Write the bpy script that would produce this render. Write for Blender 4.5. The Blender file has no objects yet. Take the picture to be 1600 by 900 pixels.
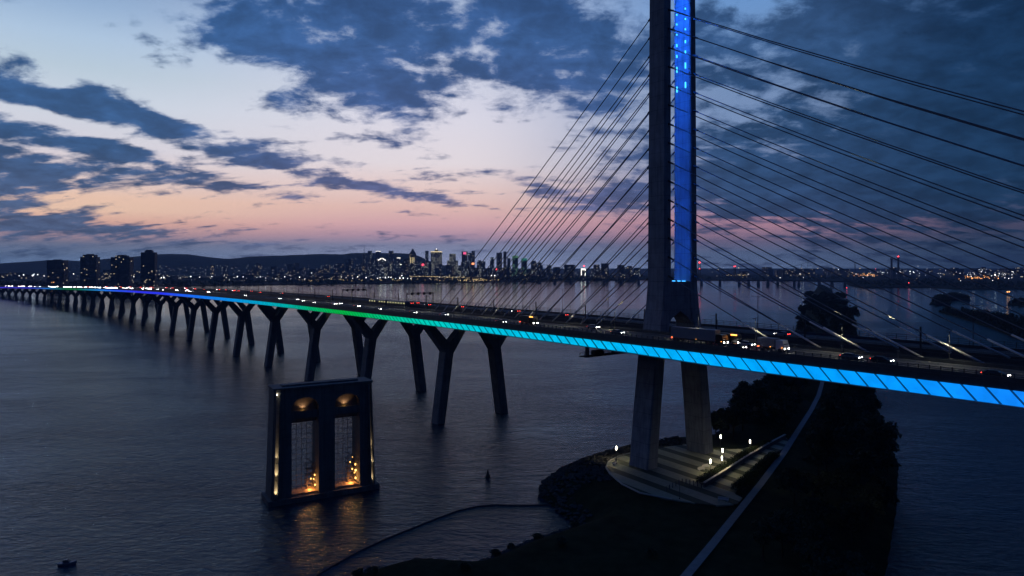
import bpy, math, random
from mathutils import Vector, noise as mnoise
random.seed(7)
SC = bpy.context.scene
COL = SC.collection
R = math.radians

# ------------------------------------------------------------------ camera
F = 1067.0; CAM_H = 69.0; HOR = 418.0          # focal length in photo pixels, eye height (m), horizon row
cam_d = bpy.data.cameras.new('camera'); cam = bpy.data.objects.new('camera', cam_d); COL.objects.link(cam)
cam_d.sensor_width = 36.0; cam_d.lens = 36.0 * F / 1600.0
cam_d.clip_start = 0.5; cam_d.clip_end = 90000.0
cam_d.shift_y = -(450.0 - HOR) / 1600.0        # level camera, lens shifted a little down
cam.location = (0, 0, CAM_H); cam.rotation_euler = (R(90), 0, 0)
SC.camera = cam
SC.view_settings.view_transform = 'Standard'; SC.view_settings.look = 'None'
SC.view_settings.exposure = 0.0; SC.view_settings.gamma = 1.0
SC.view_settings.use_curve_mapping = False
cy = SC.cycles
cy.use_denoising = True
cy.sample_clamp_indirect = 3.0
cy.max_bounces = 6; cy.diffuse_bounces = 2; cy.glossy_bounces = 3; cy.volume_bounces = 0
cy.caustics_reflective = False; cy.caustics_refractive = False

def lin(c):
    c /= 255.0
    return c / 12.92 if c <= 0.04045 else ((c + 0.055) / 1.055) ** 2.4
def rgb(r, g, b): return (lin(r), lin(g), lin(b), 1.0)

def ang(px, py):                                # direction of a photo point as azimuth, elevation
    az = math.atan((px - 800) / F)
    return az, math.atan((HOR - py) / F * math.cos(az))

# ------------------------------------------------------------------ node helper
class NT:
    def __init__(self, tree): self.t = tree; self.n = tree.nodes; self.l = tree.links
    def node(self, kind, **kw):
        nd = self.n.new(kind)
        for k, v in kw.items(): setattr(nd, k, v)
        return nd
    def put(self, sock, v):
        if hasattr(v, 'is_output'): self.l.new(v, sock)
        else: sock.default_value = v
    def m(self, op, a, b=None, c=None, clamp=False):
        nd = self.node('ShaderNodeMath', operation=op); nd.use_clamp = clamp
        self.put(nd.inputs[0], a)
        if b is not None: self.put(nd.inputs[1], b)
        if c is not None: self.put(nd.inputs[2], c)
        return nd.outputs[0]
    def mix(self, f, a, b):
        nd = self.node('ShaderNodeMix', data_type='RGBA')
        self.put(nd.inputs[0], f); self.put(nd.inputs[6], a); self.put(nd.inputs[7], b)
        return nd.outputs[2]
    def ramp(self, f, stops, interp='LINEAR'):
        nd = self.node('ShaderNodeValToRGB'); cr = nd.color_ramp; cr.interpolation = interp
        while len(cr.elements) > 1: cr.elements.remove(cr.elements[-1])
        cr.elements[0].position = stops[0][0]; cr.elements[0].color = stops[0][1]
        for p, c in stops[1:]:
            e = cr.elements.new(p); e.color = c
        self.put(nd.inputs[0], f)
        return nd.outputs[0]
    def noise(self, vec, scale, detail=4.0, rough=0.5, dist=0.0):
        nd = self.node('ShaderNodeTexNoise')
        self.put(nd.inputs['Vector'], vec); nd.inputs['Scale'].default_value = scale
        nd.inputs['Detail'].default_value = detail; nd.inputs['Roughness'].default_value = rough
        nd.inputs['Distortion'].default_value = dist
        return nd.outputs[0]
    def smooth(self, v, lo, hi, a=0.0, b=1.0):
        nd = self.node('ShaderNodeMapRange', interpolation_type='SMOOTHSTEP')
        self.put(nd.inputs[0], v); nd.inputs[1].default_value = lo; nd.inputs[2].default_value = hi
        nd.inputs[3].default_value = a; nd.inputs[4].default_value = b
        return nd.outputs[0]
    def comb(self, x, y, z):
        nd = self.node('ShaderNodeCombineXYZ')
        self.put(nd.inputs[0], x); self.put(nd.inputs[1], y); self.put(nd.inputs[2], z)
        return nd.outputs[0]

# ------------------------------------------------------------------ dusk sky
world = bpy.data.worlds.new('World'); SC.world = world; world.use_nodes = True
W = NT(world.node_tree); W.n.clear()
tc = W.node('ShaderNodeTexCoord')
sep = W.node('ShaderNodeSeparateXYZ'); W.l.new(tc.outputs['Generated'], sep.inputs[0])
dx, dy, dz = sep.outputs
az = W.m('ARCTAN2', dx, dy)
el = W.m('ARCSINE', dz)
EMAX = 0.6
elp = W.m('DIVIDE', W.m('MAXIMUM', el, 0.0), EMAX, clamp=True)

def column(px, rows):
    st = []
    for py, c in rows:
        st.append((min(1.0, max(0.0, ang(px, py)[1] / EMAX)), rgb(*c)))
    return W.ramp(elp, sorted(st, key=lambda q: q[0]))
c_left = column(100, [(418, (134, 166, 214)), (396, (118, 140, 176)), (380, (118, 126, 154)), (364, (188, 154, 160)), (345, (230, 180, 164)), (325, (242, 204, 180)),
                      (305, (242, 204, 182)), (280, (232, 208, 202)), (225, (220, 216, 226)), (150, (206, 216, 230)), (100, (188, 206, 222)), (50, (176, 200, 226)), (0, (152, 180, 214)), (-150, (66, 112, 172)), (-400, (48, 88, 158))])
c_mid = column(650, [(418, (184, 196, 238)), (396, (152, 164, 200)), (382, (140, 144, 176)), (368, (186, 154, 176)), (350, (220, 174, 182)), (325, (232, 192, 186)),
                     (295, (236, 208, 204)), (255, (232, 222, 228)), (180, (222, 220, 234)), (100, (202, 208, 228)), (0, (172, 188, 216)), (-150, (80, 120, 176)), (-400, (48, 84, 150))])
c_right = column(1180, [(418, (112, 134, 174)), (396, (98, 116, 152)), (378, (110, 104, 134)), (354, (172, 132, 152)), (340, (178, 136, 156)), (320, (150, 136, 166)),
                        (280, (126, 138, 174)), (200, (122, 146, 186)), (100, (114, 142, 184)), (0, (108, 150, 204)), (-150, (60, 92, 145)), (-400, (40, 66, 120))])
c_far = column(1560, [(418, (48, 70, 100)), (380, (50, 70, 98)), (352, (74, 74, 100)), (335, (72, 78, 108)), (280, (56, 78, 112)), (100, (50, 78, 116)), (0, (44, 76, 118)), (-150, (26, 48, 90)), (-400, (24, 44, 88))])
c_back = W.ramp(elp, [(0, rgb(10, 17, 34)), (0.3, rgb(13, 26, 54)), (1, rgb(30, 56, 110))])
def azf(p0, p1): return W.smooth(az, ang(p0, 418)[0], ang(p1, 418)[0])
sky = W.mix(azf(100, 650), c_left, c_mid)
sky = W.mix(azf(700, 1150), sky, c_right)
sky = W.mix(azf(1180, 1580), sky, c_far)
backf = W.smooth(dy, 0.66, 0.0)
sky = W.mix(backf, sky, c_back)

# cloud sheet: noise on a plane overhead, so clouds flatten into streaks towards the horizon
den = W.m('ADD', dz, 0.26)
pv = W.comb(W.m('DIVIDE', dx, den), W.m('DIVIDE', dy, den), 0.0)
n_big = W.noise(pv, 5.2, 10.0, 0.6, 0.25)
n_fine = W.noise(pv, 15.0, 7.0, 0.6, 0.3)
rotm = W.node('ShaderNodeMapping'); rotm.inputs['Rotation'].default_value = (0, 0, R(38)); rotm.inputs['Scale'].default_value = (1.0, 3.0, 1.0)
W.l.new(pv, rotm.inputs[0])
n_streak = W.noise(rotm.outputs[0], 3.4, 9.0, 0.58, 0.3)
def blob(px, py, rx, ry, rot):
    a0, e0 = ang(px, py); c_, s_ = math.cos(R(rot)), math.sin(R(rot))
    kx, ky = rx / F, ry / F
    a = W.m('SUBTRACT', az, a0); e = W.m('SUBTRACT', e0, el)
    u = W.m('ADD', W.m('MULTIPLY', a, c_ / kx), W.m('MULTIPLY', e, s_ / kx))
    v = W.m('SUBTRACT', W.m('MULTIPLY', e, c_ / ky), W.m('MULTIPLY', a, s_ / ky))
    q = W.m('ADD', W.m('MULTIPLY', u, u), W.m('MULTIPLY', v, v))
    return W.m('POWER', 2.718, W.m('MULTIPLY', q, -1.0))
def field(lst):
    tot = 0.0
    for px, py, rx, ry, rot, w in lst:
        tot = W.m('MULTIPLY_ADD', blob(px, py, rx, ry, rot), w, tot)
    return tot
CLOUDS = [
 (-200, 250, 220, 120, 5, .7), (640, 90, 60, 36, 10, .45), (560, -260, 600, 180, 0, .55), (1100, -200, 300, 150, 0, .5), (0, -160, 300, 120, 0, .25),
 (375, 62, 100, 42, 8, .85), (500, 55, 150, 55, 5, .75), (560, 125, 120, 48, 25, .7), (610, 178, 90, 34, 28, .62), (462, 160, 40, 22, 20, .6),
 (660, 40, 130, 60, 20, .6), (790, 40, 120, 70, 20, .8), (900, 90, 120, 90, 30, .85), (965, 165, 60, 50, 0, .45), (720, 90, 60, 40, 30, .2), (690, 150, 40, 30, 40, .3), (440, 165, 30, 16, 20, .5), (600, 222, 30, 12, 10, .5), (720, 262, 40, 7, 12, .4),
 (30, 150, 150, 20, 6, .95), (180, 178, 120, 15, 12, .85), (320, 208, 120, 13, 12, .75), (60, 202, 120, 9, 6, .6), (140, 230, 110, 8, 6, .5), (450, 232, 80, 10, 12, .5), (70, 178, 90, 6, 6, -.7), (150, 205, 110, 6, 10, -.7), (120, 243, 120, 5, 6, -.5), (280, 238, 90, 6, 10, -.6), (330, 262, 60, 5, 8, -.4),
 (30, 262, 140, 20, 4, .78), (220, 250, 120, 18, 8, .55), (290, 272, 90, 20, 6, .7), (420, 255, 110, 14, 10, .7), (530, 283, 120, 11, 8, .8), (640, 303, 90, 9, 6, .8), (480, 305, 60, 7, 4, .3),
 (10, 305, 60, 20, 6, .8), (60, 348, 110, 14, 5, .8), (190, 358, 110, 9, 4, .7), (300, 362, 60, 6, 2, .3), (450, 307, 36, 8, 4, .5),
 (75, 88, 45, 16, 10, .35), (150, 145, 40, 14, 10, .4), (80, 110, 70, 9, 14, .4),
 (1290, 60, 230, 80, 12, .8), (1500, 120, 230, 150, 0, 1.1), (1250, 300, 230, 44, 3, .95), (1430, 270, 260, 90, 0, .95), (1160, 255, 90, 60, 0, .55), (1120, 60, 60, 50, 0, .4),
 (985, 300, 75, 22, -8, .8), (838, 291, 38, 9, 10, .75), (900, 325, 50, 8, 0, .35), (1330, 345, 60, 7, 0, .3), (985, 245, 40, 14, -20, .35),
 (700, 385, 520, 12, 0, .1),
 (1180, 6, 60, 26, 10, -1.1), (1280, 150, 80, 26, 35, -.6), (1200, 215, 70, 16, 30, -.5), (1420, 60, 90, 30, 25, -.3), (690, 105, 45, 45, 20, -.35), (180, 55, 150, 45, 5, -.5), (250, 130, 160, 26, 10, -.35), (760, 225, 150, 40, 0, -.6),
 (460, 215, 120, 18, 15, -.3), (250, 315, 150, 18, 0, -.5), (600, 345, 300, 18, 0, -.45), (1150, 350, 200, 12, 0, -.4)]
cover = field(CLOUDS)
lowf = W.smooth(el, 0.09, 0.22)                  # streaky low down, billowy overhead
nn = W.m('ADD', W.m('MULTIPLY', W.m('SUBTRACT', n_big, 0.5), W.m('MULTIPLY_ADD', lowf, 1.9, 2.0)), W.m('MULTIPLY', W.m('SUBTRACT', n_fine, 0.5), 1.5))
nn = W.m('ADD', nn, W.m('MULTIPLY', W.m('SUBTRACT', n_streak, 0.5), W.m('MULTIPLY_ADD', lowf, -2.6, 4.2)))
dens = W.m('ADD', W.m('SUBTRACT', nn, 0.36), W.m('MULTIPLY', cover, 0.92))
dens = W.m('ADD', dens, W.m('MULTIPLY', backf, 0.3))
alpha = W.smooth(dens, -0.30, 0.60)
core = W.smooth(dens, 0.2, 1.0)
cc_l = W.ramp(elp, [(0, rgb(88, 110, 148)), (ang(100, 345)[1] / EMAX, rgb(72, 94, 130)), (ang(100, 220)[1] / EMAX, rgb(46, 84, 130)), (ang(100, 60)[1] / EMAX, rgb(54, 96, 150)), (1, rgb(32, 68, 124))])
cc_m = W.ramp(elp, [(0, rgb(118, 128, 164)), (ang(650, 345)[1] / EMAX, rgb(98, 102, 142)), (ang(650, 200)[1] / EMAX, rgb(62, 92, 146)), (ang(650, 60)[1] / EMAX, rgb(50, 86, 138)), (1, rgb(34, 66, 120))])
cc_r = W.ramp(elp, [(0, rgb(56, 68, 100)), (ang(1250, 330)[1] / EMAX, rgb(44, 70, 108)), (ang(1250, 180)[1] / EMAX, rgb(40, 72, 112)), (ang(1250, 40)[1] / EMAX, rgb(50, 82, 126)), (1, rgb(22, 42, 82))])
cc_f = W.ramp(elp, [(0, rgb(34, 48, 72)), (ang(1560, 300)[1] / EMAX, rgb(26, 54, 86)), (ang(1560, 100)[1] / EMAX, rgb(23, 52, 86)), (1, rgb(12, 26, 56))])
cc = W.mix(azf(150, 600), cc_l, cc_m)
cc = W.mix(azf(850, 1180), cc, cc_r)
cc = W.mix(azf(1180, 1560), cc, cc_f)
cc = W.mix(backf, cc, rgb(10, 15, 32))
# thin cloud glows, thick cloud is deeper; billows inside the big masses
bill = W.smooth(W.m('ADD', W.m('MULTIPLY', n_big, 0.6), W.m('MULTIPLY', n_fine, 0.4)), 0.36, 0.64, 1.38, 0.76)
vs = W.node('ShaderNodeVectorMath', operation='SCALE'); W.l.new(cc, vs.inputs[0]); W.l.new(bill, vs.inputs['Scale'])
final = W.mix(W.m('MULTIPLY', alpha, 0.975), sky, vs.outputs[0])
nish = W.node('ShaderNodeTexSky', sky_type='NISHITA'); nish.sun_disc = False
nish.sun_elevation = R(-2.0); nish.sun_rotation = R(-30)
addn = W.node('ShaderNodeMix', data_type='RGBA', blend_type='ADD'); addn.inputs[0].default_value = 0.004
W.l.new(final, addn.inputs[6]); W.l.new(nish.outputs[0], addn.inputs[7])
bg = W.node('ShaderNodeBackground'); bg.inputs[1].default_value = 1.0
W.l.new(addn.outputs[2], bg.inputs[0])
wo = W.node('ShaderNodeOutputWorld'); W.l.new(bg.outputs[0], wo.inputs[0])
world.cycles.sampling_method = 'MANUAL'; world.cycles.sample_map_resolution = 512
# last glow of the sun under the horizon
sun_d = bpy.data.lights.new('sun', 'SUN'); sun_d.energy = 0.03; sun_d.angle = R(25); sun_d.color = (1.0, 0.75, 0.62)
sun = bpy.data.objects.new('sun', sun_d); COL.objects.link(sun)
sun.rotation_euler = Vector((math.sin(R(30)), -math.cos(R(30)), -0.06)).to_track_quat('-Z', 'Y').to_euler()

# ------------------------------------------------------------------ mesh helpers
class MB:
    def __init__(self): self.v = []; self.f = []
    def add(self, vs, fs):
        n = len(self.v); self.v.extend([tuple(q) for q in vs]); self.f.extend([tuple(i + n for i in f) for f in fs]); return self
    def hexa(self, b, t):                        # bottom 4 and top 4 corner points, same winding
        return self.add(list(b) + list(t), [(3, 2, 1, 0), (4, 5, 6, 7), (0, 1, 5, 4), (1, 2, 6, 5), (2, 3, 7, 6), (3, 0, 4, 7)])
    def box(self, c, s, ax=None):
        ex, ey = ax if ax else (Vector((1, 0, 0)), Vector((0, 1, 0)))
        c = Vector(c); ez = Vector((0, 0, 1)); hx, hy, hz = ex * s[0] / 2, ey * s[1] / 2, ez * s[2] / 2
        q = [-hx - hy, hx - hy, hx + hy, -hx + hy]
        return self.hexa([c + k - hz for k in q], [c + k + hz for k in q])
    def tube(self, a, b, r0, r1=None, n=6, caps=True):
        a, b = Vector(a), Vector(b); r1 = r0 if r1 is None else r1
        w = (b - a).normalized(); u = w.orthogonal().normalized(); v = w.cross(u)
        ra = [a + (u * math.cos(2 * math.pi * i / n) + v * math.sin(2 * math.pi * i / n)) * r0 for i in range(n)]
        rb = [b + (u * math.cos(2 * math.pi * i / n) + v * math.sin(2 * math.pi * i / n)) * r1 for i in range(n)]
        fs = [(i, (i + 1) % n, n + (i + 1) % n, n + i) for i in range(n)]
        if caps: fs += [tuple(range(n - 1, -1, -1)), tuple(range(n, 2 * n))]
        return self.add(ra + rb, fs)
    def loft(self, rings, caps=True):            # list of closed rings with equal point counts
        n = len(rings[0]); vs = [q for r in rings for q in r]; fs = []
        for k in range(len(rings) - 1):
            for i in range(n):
                fs.append((k * n + i, k * n + (i + 1) % n, (k + 1) * n + (i + 1) % n, (k + 1) * n + i))
        if caps: fs += [tuple(range(n - 1, -1, -1)), tuple(range((len(rings) - 1) * n, len(rings) * n))]
        return self.add(vs, fs)
    def prism(self, poly, z0, z1):               # plan polygon extruded up
        return self.loft([[(p[0], p[1], z0) for p in poly], [(p[0], p[1], z1) for p in poly]])
    def ball(self, c, r, seg=8, rings=5, sq=(1, 1, 1)):
        rs = []
        for k in range(rings + 1):
            t = math.pi * k / rings; t = min(max(t, 0.02), math.pi - 0.02)
            rs.append([(c[0] + r * sq[0] * math.sin(t) * math.cos(2 * math.pi * i / seg), c[1] + r * sq[1] * math.sin(t) * math.sin(2 * math.pi * i / seg), c[2] - r * sq[2] * math.cos(t)) for i in range(seg)])
        return self.loft(rs)

def wpos(o):
    p = Vector((0, 0, 0))
    while o is not None: p += o.location; o = o.parent
    return p
def obj(name, mb, mat, parent=None, smooth=False, loc=None, label=None):
    """link one mesh; vertices are given in world space (or local to parent when loc is 'local')"""
    me = bpy.data.meshes.new(name)
    if loc == 'local' or parent is None: vs = mb.v
    else:
        w = wpos(parent); vs = [(v[0] - w.x, v[1] - w.y, v[2] - w.z) for v in mb.v]
    me.from_pydata(vs, [], mb.f)
    for m in (mat if isinstance(mat, (list, tuple)) else [mat]): me.materials.append(m)
    me.validate(); me.update()
    if smooth:
        me.polygons.foreach_set('use_smooth', [True] * len(me.polygons))
    o = bpy.data.objects.new(name, me); COL.objects.link(o)
    if parent is not None: o.parent = parent
    if label: o['label'] = label
    return o
def centred(name, mb, mat, parent=None, smooth=False):
    """like obj, with the object's origin at the middle of its base"""
    xs = [v[0] for v in mb.v]; ys = [v[1] for v in mb.v]; zs = [v[2] for v in mb.v]
    c = Vector(((min(xs) + max(xs)) / 2, (min(ys) + max(ys)) / 2, min(zs)))
    mb.v = [(v[0] - c.x, v[1] - c.y, v[2] - c.z) for v in mb.v]
    o = obj(name, mb, mat, parent, smooth, loc='local')
    o.location = c if parent is None else c - wpos(parent)
    return o
def tag(o, label, cat, group=None):
    o['label'] = label; o['category'] = cat
    if group: o['group'] = group
    return o
def struct(o): o['kind'] = 'structure'; return o
def stuff(o, label, cat): o['kind'] = 'stuff'; o['label'] = label; o['category'] = cat; return o
def empty(name, loc, rz=0.0):
    o = bpy.data.objects.new(name, None); o.location = loc; o.rotation_euler = (0, 0, rz); COL.objects.link(o); return o
def copy_tree(o, parent=None):
    c = o.copy(); COL.objects.link(c); c.parent = parent
    for ch in list(o.children): copy_tree(ch, c)
    return c

# ------------------------------------------------------------------ materials
def mat(name, base, rough=0.7, metal=0.0, var=0.0, scale=1.0, bump=0.0, bscale=8.0, spec=0.5):
    if rough >= .9: spec = 0.05
    m = bpy.data.materials.new(name); m.use_nodes = True; T = NT(m.node_tree)
    b = m.node_tree.nodes['Principled BSDF']
    b.inputs['Roughness'].default_value = rough; b.inputs['Metallic'].default_value = metal
    b.inputs['Specular IOR Level'].default_value = spec
    geo = T.node('ShaderNodeNewGeometry')
    if var:
        n = T.noise(geo.outputs['Position'], scale, 5, 0.6)
        lo = tuple(c * (1 - var) for c in base) + (1,); hi = tuple(min(1, c * (1 + var)) for c in base) + (1,)
        T.l.new(T.ramp(n, [(0.3, lo), (0.7, hi)]), b.inputs['Base Color'])
    else: b.inputs['Base Color'].default_value = tuple(base) + (1,)
    if bump:
        bn = T.node('ShaderNodeBump'); bn.inputs['Strength'].default_value = bump; bn.inputs['Distance'].default_value = 0.1
        T.l.new(T.noise(geo.outputs['Position'], bscale, 4, 0.6), bn.inputs['Height']); T.l.new(bn.outputs[0], b.inputs['Normal'])
    return m
def glow(name, col, strength):
    m = bpy.data.materials.new(name); m.use_nodes = True; T = NT(m.node_tree)
    b = m.node_tree.nodes['Principled BSDF']; b.inputs['Base Color'].default_value = (0.02, 0.02, 0.02, 1)
    b.inputs['Emission Color'].default_value = tuple(col) + (1,); b.inputs['Emission Strength'].default_value = strength
    return m
M = {}
M['asphalt'] = mat('asphalt', (.05, .05, .05), .85, var=.3, scale=.4)
M['paint'] = mat('road_paint', (.7, .7, .66), .6)
M['steel'] = mat('dark_painted_steel', (.055, .06, .068), .55, var=.25, scale=.6)
M['rail'] = mat('galvanised_steel', (.16, .165, .17), .5, .4)
M['cable'] = mat('cable_sheath', (.2, .215, .24), .5)
M['anchor'] = mat('anchor_pipe', (.75, .74, .7), .45)
M['rubber'] = mat('rubber', (.02, .02, .02), .8)
M['glass'] = mat('dark_glass', (.015, .017, .02), .08)
M['head'] = glow('headlight_lens', (1.0, .93, .86), 38)
M['headfar'] = glow('distant_headlight_lens', (.96, .93, 1.0), 70)
M['tail'] = glow('taillight_lens', (1.0, .05, .03), 16)
M['amber'] = glow('amber_marker_lens', (1.0, .33, .06), 5)
M['red'] = glow('red_beacon', (1.0, .05, .06), 5)
M['lamp'] = glow('lamp_tube', (1.0, .9, .7), 18)
M['warm'] = glow('sodium_lamp', (1.0, .5, .12), 6)
M['bluelamp'] = glow('blue_floodlight', (.05, .45, 1.0), 3)
M['roof'] = mat('roof_dark', (.06, .06, .065), .8)
M['bark'] = mat('bark', (.05, .04, .03), .9)
M['grass'] = mat('dark_grass', (.02, .026, .013), .95, var=.5, scale=.25)
M['rock'] = mat('riprap_rock', (.075, .075, .072), .9, var=.4, scale=.8)
M['path'] = mat('asphalt_path', (.2, .2, .21), .6, var=.15, scale=.5)
M['bench'] = mat('pale_bench', (.6, .58, .55), .6)
M['hedge'] = mat('hedge_leaf', (.03, .045, .02), .9, var=.5, scale=1.5)

def concrete(name, base, panel=4.0):
    m = mat(name, base, .8, var=.22, scale=.25); T = NT(m.node_tree); b = m.node_tree.nodes['Principled BSDF']
    src = b.inputs['Base Color'].links[0].from_socket
    geo = T.node('ShaderNodeNewGeometry'); sp = T.node('ShaderNodeSeparateXYZ'); T.l.new(geo.outputs['Position'], sp.inputs[0])
    fr = T.m('FRACT', T.m('DIVIDE', sp.outputs[2], panel))
    line = T.m('LESS_THAN', fr, 0.035)                       # pour joints
    streak = T.noise(T.comb(T.m('MULTIPLY', sp.outputs[0], 1.3), T.m('MULTIPLY', sp.outputs[1], 1.3), T.m('MULTIPLY', sp.outputs[2], .07)), 1.0, 4, .6)
    k = T.m('MULTIPLY', T.smooth(streak, .35, .7, 1.1, .72), T.m('MULTIPLY_ADD', line, -.35, 1.0))
    vs = T.node('ShaderNodeVectorMath', operation='SCALE'); T.l.new(src, vs.inputs[0]); T.l.new(k, vs.inputs['Scale'])
    T.l.new(vs.outputs[0], b.inputs['Base Color'])
    return m
M['concrete'] = concrete('pier_concrete', (.24, .235, .225), 3.5)
M['tower'] = concrete('tower_concrete', (.31, .33, .35), 4.6)
M['oldconc'] = concrete('weathered_concrete', (.13, .13, .128), 2.4)

def foliage(name, base):
    m = mat(name, base, .8, var=.45, scale=.35); return m
M['leaf1'] = foliage('leaves_deep', (.028, .042, .018)); M['leaf2'] = foliage('leaves_mid', (.04, .055, .024))

# coloured light band: the colour runs along the bridge
d2 = Vector((.62, -.7846, 0)).normalized(); n2 = Vector((.7846, .62, 0)).normalized()
def band_mat(k=1.0):
    m = bpy.data.materials.new('coloured_light_band'); m.use_nodes = True; T = NT(m.node_tree)
    b = m.node_tree.nodes['Principled BSDF']; b.inputs['Base Color'].default_value = (.01, .01, .02, 1); b.inputs['Specular IOR Level'].default_value = 0.0; b.inputs['Roughness'].default_value = 1.0
    geo = T.node('ShaderNodeNewGeometry')
    dot = T.node('ShaderNodeVectorMath', operation='DOT_PRODUCT'); T.l.new(geo.outputs['Position'], dot.inputs[0]); dot.inputs[1].default_value = d2
    s = T.m('ADD', dot.outputs['Value'], 0.0)
    S0, S1 = -2300.0, 120.0
    st = [(-2300, (60, 50, 190)), (-2100, (66, 52, 205)), (-1800, (50, 56, 205)), (-1620, (30, 110, 190)), (-1520, (22, 100, 110)), (-1430, (14, 112, 50)), (-1330, (14, 112, 70)), (-1230, (24, 120, 160)), (-1140, (30, 120, 210)),
          (-1020, (40, 80, 225)), (-900, (48, 50, 228)), (-760, (40, 56, 232)), (-660, (26, 100, 238)), (-590, (22, 125, 238)), (-530, (10, 140, 225)), (-470, (0, 160, 200)), (-410, (0, 172, 160)), (-375, (0, 178, 110)),
          (-340, (6, 180, 66)), (-312, (0, 184, 90)), (-285, (0, 192, 140)), (-255, (0, 198, 175)), (-232, (0, 196, 200)), (-205, (0, 190, 218)), (-150, (0, 184, 240)), (-115, (0, 172, 255)), (-85, (0, 162, 255)), (-60, (6, 148, 255)), (-35, (18, 130, 255)), (120, (40, 90, 255))]
    col = T.ramp(T.m('DIVIDE', T.m('SUBTRACT', s, S0), S1 - S0), [((a - S0) / (S1 - S0), rgb(*c)) for a, c in st])
    T.l.new(col, b.inputs['Emission Color'])
    n = T.noise(geo.outputs['Position'], .35, 3, .5)
    T.l.new(T.smooth(n, .3, .7, .92 * k, 1.16 * k), b.inputs['Emission Strength'])
    return m
M['band'] = band_mat(); M['bandspill'] = band_mat(.16)  # second one is a dim self-glow standing in for spilled band light

def water_mat():
    m = bpy.data.materials.new('river_water'); m.use_nodes = True; T = NT(m.node_tree)
    T.n.remove(m.node_tree.nodes['Principled BSDF'])
    out = [n for n in T.n if n.type == 'OUTPUT_MATERIAL'][0]
    geo = T.node('ShaderNodeNewGeometry'); P_ = geo.outputs['Position']
    mp = T.node('ShaderNodeMapping'); T.l.new(P_, mp.inputs[0]); mp.inputs['Rotation'].default_value = (0, 0, R(25)); mp.inputs['Scale'].default_value = (1, 1.9, 1)
    w1 = T.noise(mp.outputs[0], .36, 5, .66, .6)
    w2 = T.noise(mp.outputs[0], .09, 3, .5, .2)
    big = T.noise(mp.outputs[0], .006, 5, .6, .6)
    calm = T.smooth(big, .38, .66, .5, 1.3)
    h = T.m('ADD', T.m('MULTIPLY', w1, .9), T.m('MULTIPLY', w2, 1.4))
    bn = T.node('ShaderNodeBump'); bn.inputs['Distance'].default_value = 1.0
    sp = T.node('ShaderNodeSeparateXYZ'); T.l.new(P_, sp.inputs[0])
    far_flat = T.smooth(sp.outputs[1], 480, 1250, 1.0, .12)                     # waves flattened with distance so the far water reflects brighter
    T.l.new(T.m('MULTIPLY', calm, far_flat), bn.inputs['Strength']); T.l.new(h, bn.inputs['Height'])
    gl = T.node('ShaderNodeBsdfGlossy'); gl.inputs['Color'].default_value = (.73, .93, 1.0, 1)      # cool, slightly turbid river water
    T.l.new(T.m('MULTIPLY', T.smooth(big, .35, .7, .09, .18), T.m('MULTIPLY_ADD', far_flat, .75, .25)), gl.inputs['Roughness']); T.l.new(bn.outputs[0], gl.inputs['Normal'])
    df = T.node('ShaderNodeBsdfDiffuse'); df.inputs['Color'].default_value = (.002, .018, .046, 1)
    fr = T.node('ShaderNodeFresnel'); fr.inputs['IOR'].default_value = 1.333; T.l.new(bn.outputs[0], fr.inputs['Normal'])
    mx = T.node('ShaderNodeMixShader'); T.l.new(fr.outputs[0], mx.inputs[0]); T.l.new(df.outputs[0], mx.inputs[1]); T.l.new(gl.outputs[0], mx.inputs[2])
    T.l.new(mx.outputs[0], out.inputs['Surface'])
    return m
M['water'] = water_mat()

def facade(name, wall, lit, frac, cell=(5.0, 6.0), strength=1.2):
    """building wall with a grid of windows, some of them lit"""
    m = bpy.data.materials.new(name); m.use_nodes = True; T = NT(m.node_tree)
    b = m.node_tree.nodes['Principled BSDF']; b.inputs['Roughness'].default_value = .6
    geo = T.node('ShaderNodeNewGeometry'); sp = T.node('ShaderNodeSeparateXYZ'); T.l.new(geo.outputs['Position'], sp.inputs[0])
    hx = T.m('ADD', sp.outputs[0], T.m('MULTIPLY', sp.outputs[1], .61))
    u = T.m('DIVIDE', hx, cell[0]); v = T.m('DIVIDE', sp.outputs[2], cell[1])
    wn = T.node('ShaderNodeTexWhiteNoise', noise_dimensions='2D')
    T.l.new(T.comb(T.m('FLOOR', u), T.m('FLOOR', v), 0), wn.inputs['Vector'])
    cl = T.noise(geo.outputs['Position'], .012, 2, .5)
    on = T.m('LESS_THAN', wn.outputs['Value'], T.m('MULTIPLY', T.smooth(cl, .35, .65, .25, 1.7), frac))
    fu = T.m('FRACT', u); fv = T.m('FRACT', v)
    win = T.m('MULTIPLY', T.m('MULTIPLY', T.m('GREATER_THAN', fu, .2), T.m('LESS_THAN', fu, .85)), T.m('MULTIPLY', T.m('GREATER_THAN', fv, .25), T.m('LESS_THAN', fv, .8)))
    b.inputs['Specular IOR Level'].default_value = .3
    T.l.new(T.mix(win, tuple(wall) + (1,), (.02, .024, .03, 1)), b.inputs['Base Color'])
    b.inputs['Emission Color'].default_value = tuple(lit) + (1,)
    T.l.new(T.m('MULTIPLY', T.m('MULTIPLY', on, win), strength), b.inputs['Emission Strength'])
    return m
M['fac_cool'] = facade('facade_cool', (.12, .13, .15), (.85, .95, 1.0), .055, strength=.9)
M['fac_warm'] = facade('facade_warm', (.15, .14, .13), (1.0, .78, .45), .055, strength=.9)
M['fac_bright'] = facade('facade_bright', (.16, .16, .17), (.95, .95, .8), .26, strength=.6)
M['fac_green'] = facade('facade_green', (.10, .14, .13), (.45, 1.0, .6), .12, strength=.45)
M['fac_dark'] = facade('facade_dark', (.10, .10, .115), (1.0, .85, .6), .022, cell=(3.6, 3.3), strength=1.1)
M['fac_low'] = facade('facade_low', (.11, .11, .12), (1.0, .85, .6), .03, cell=(6.0, 5.0), strength=1.2)

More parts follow.
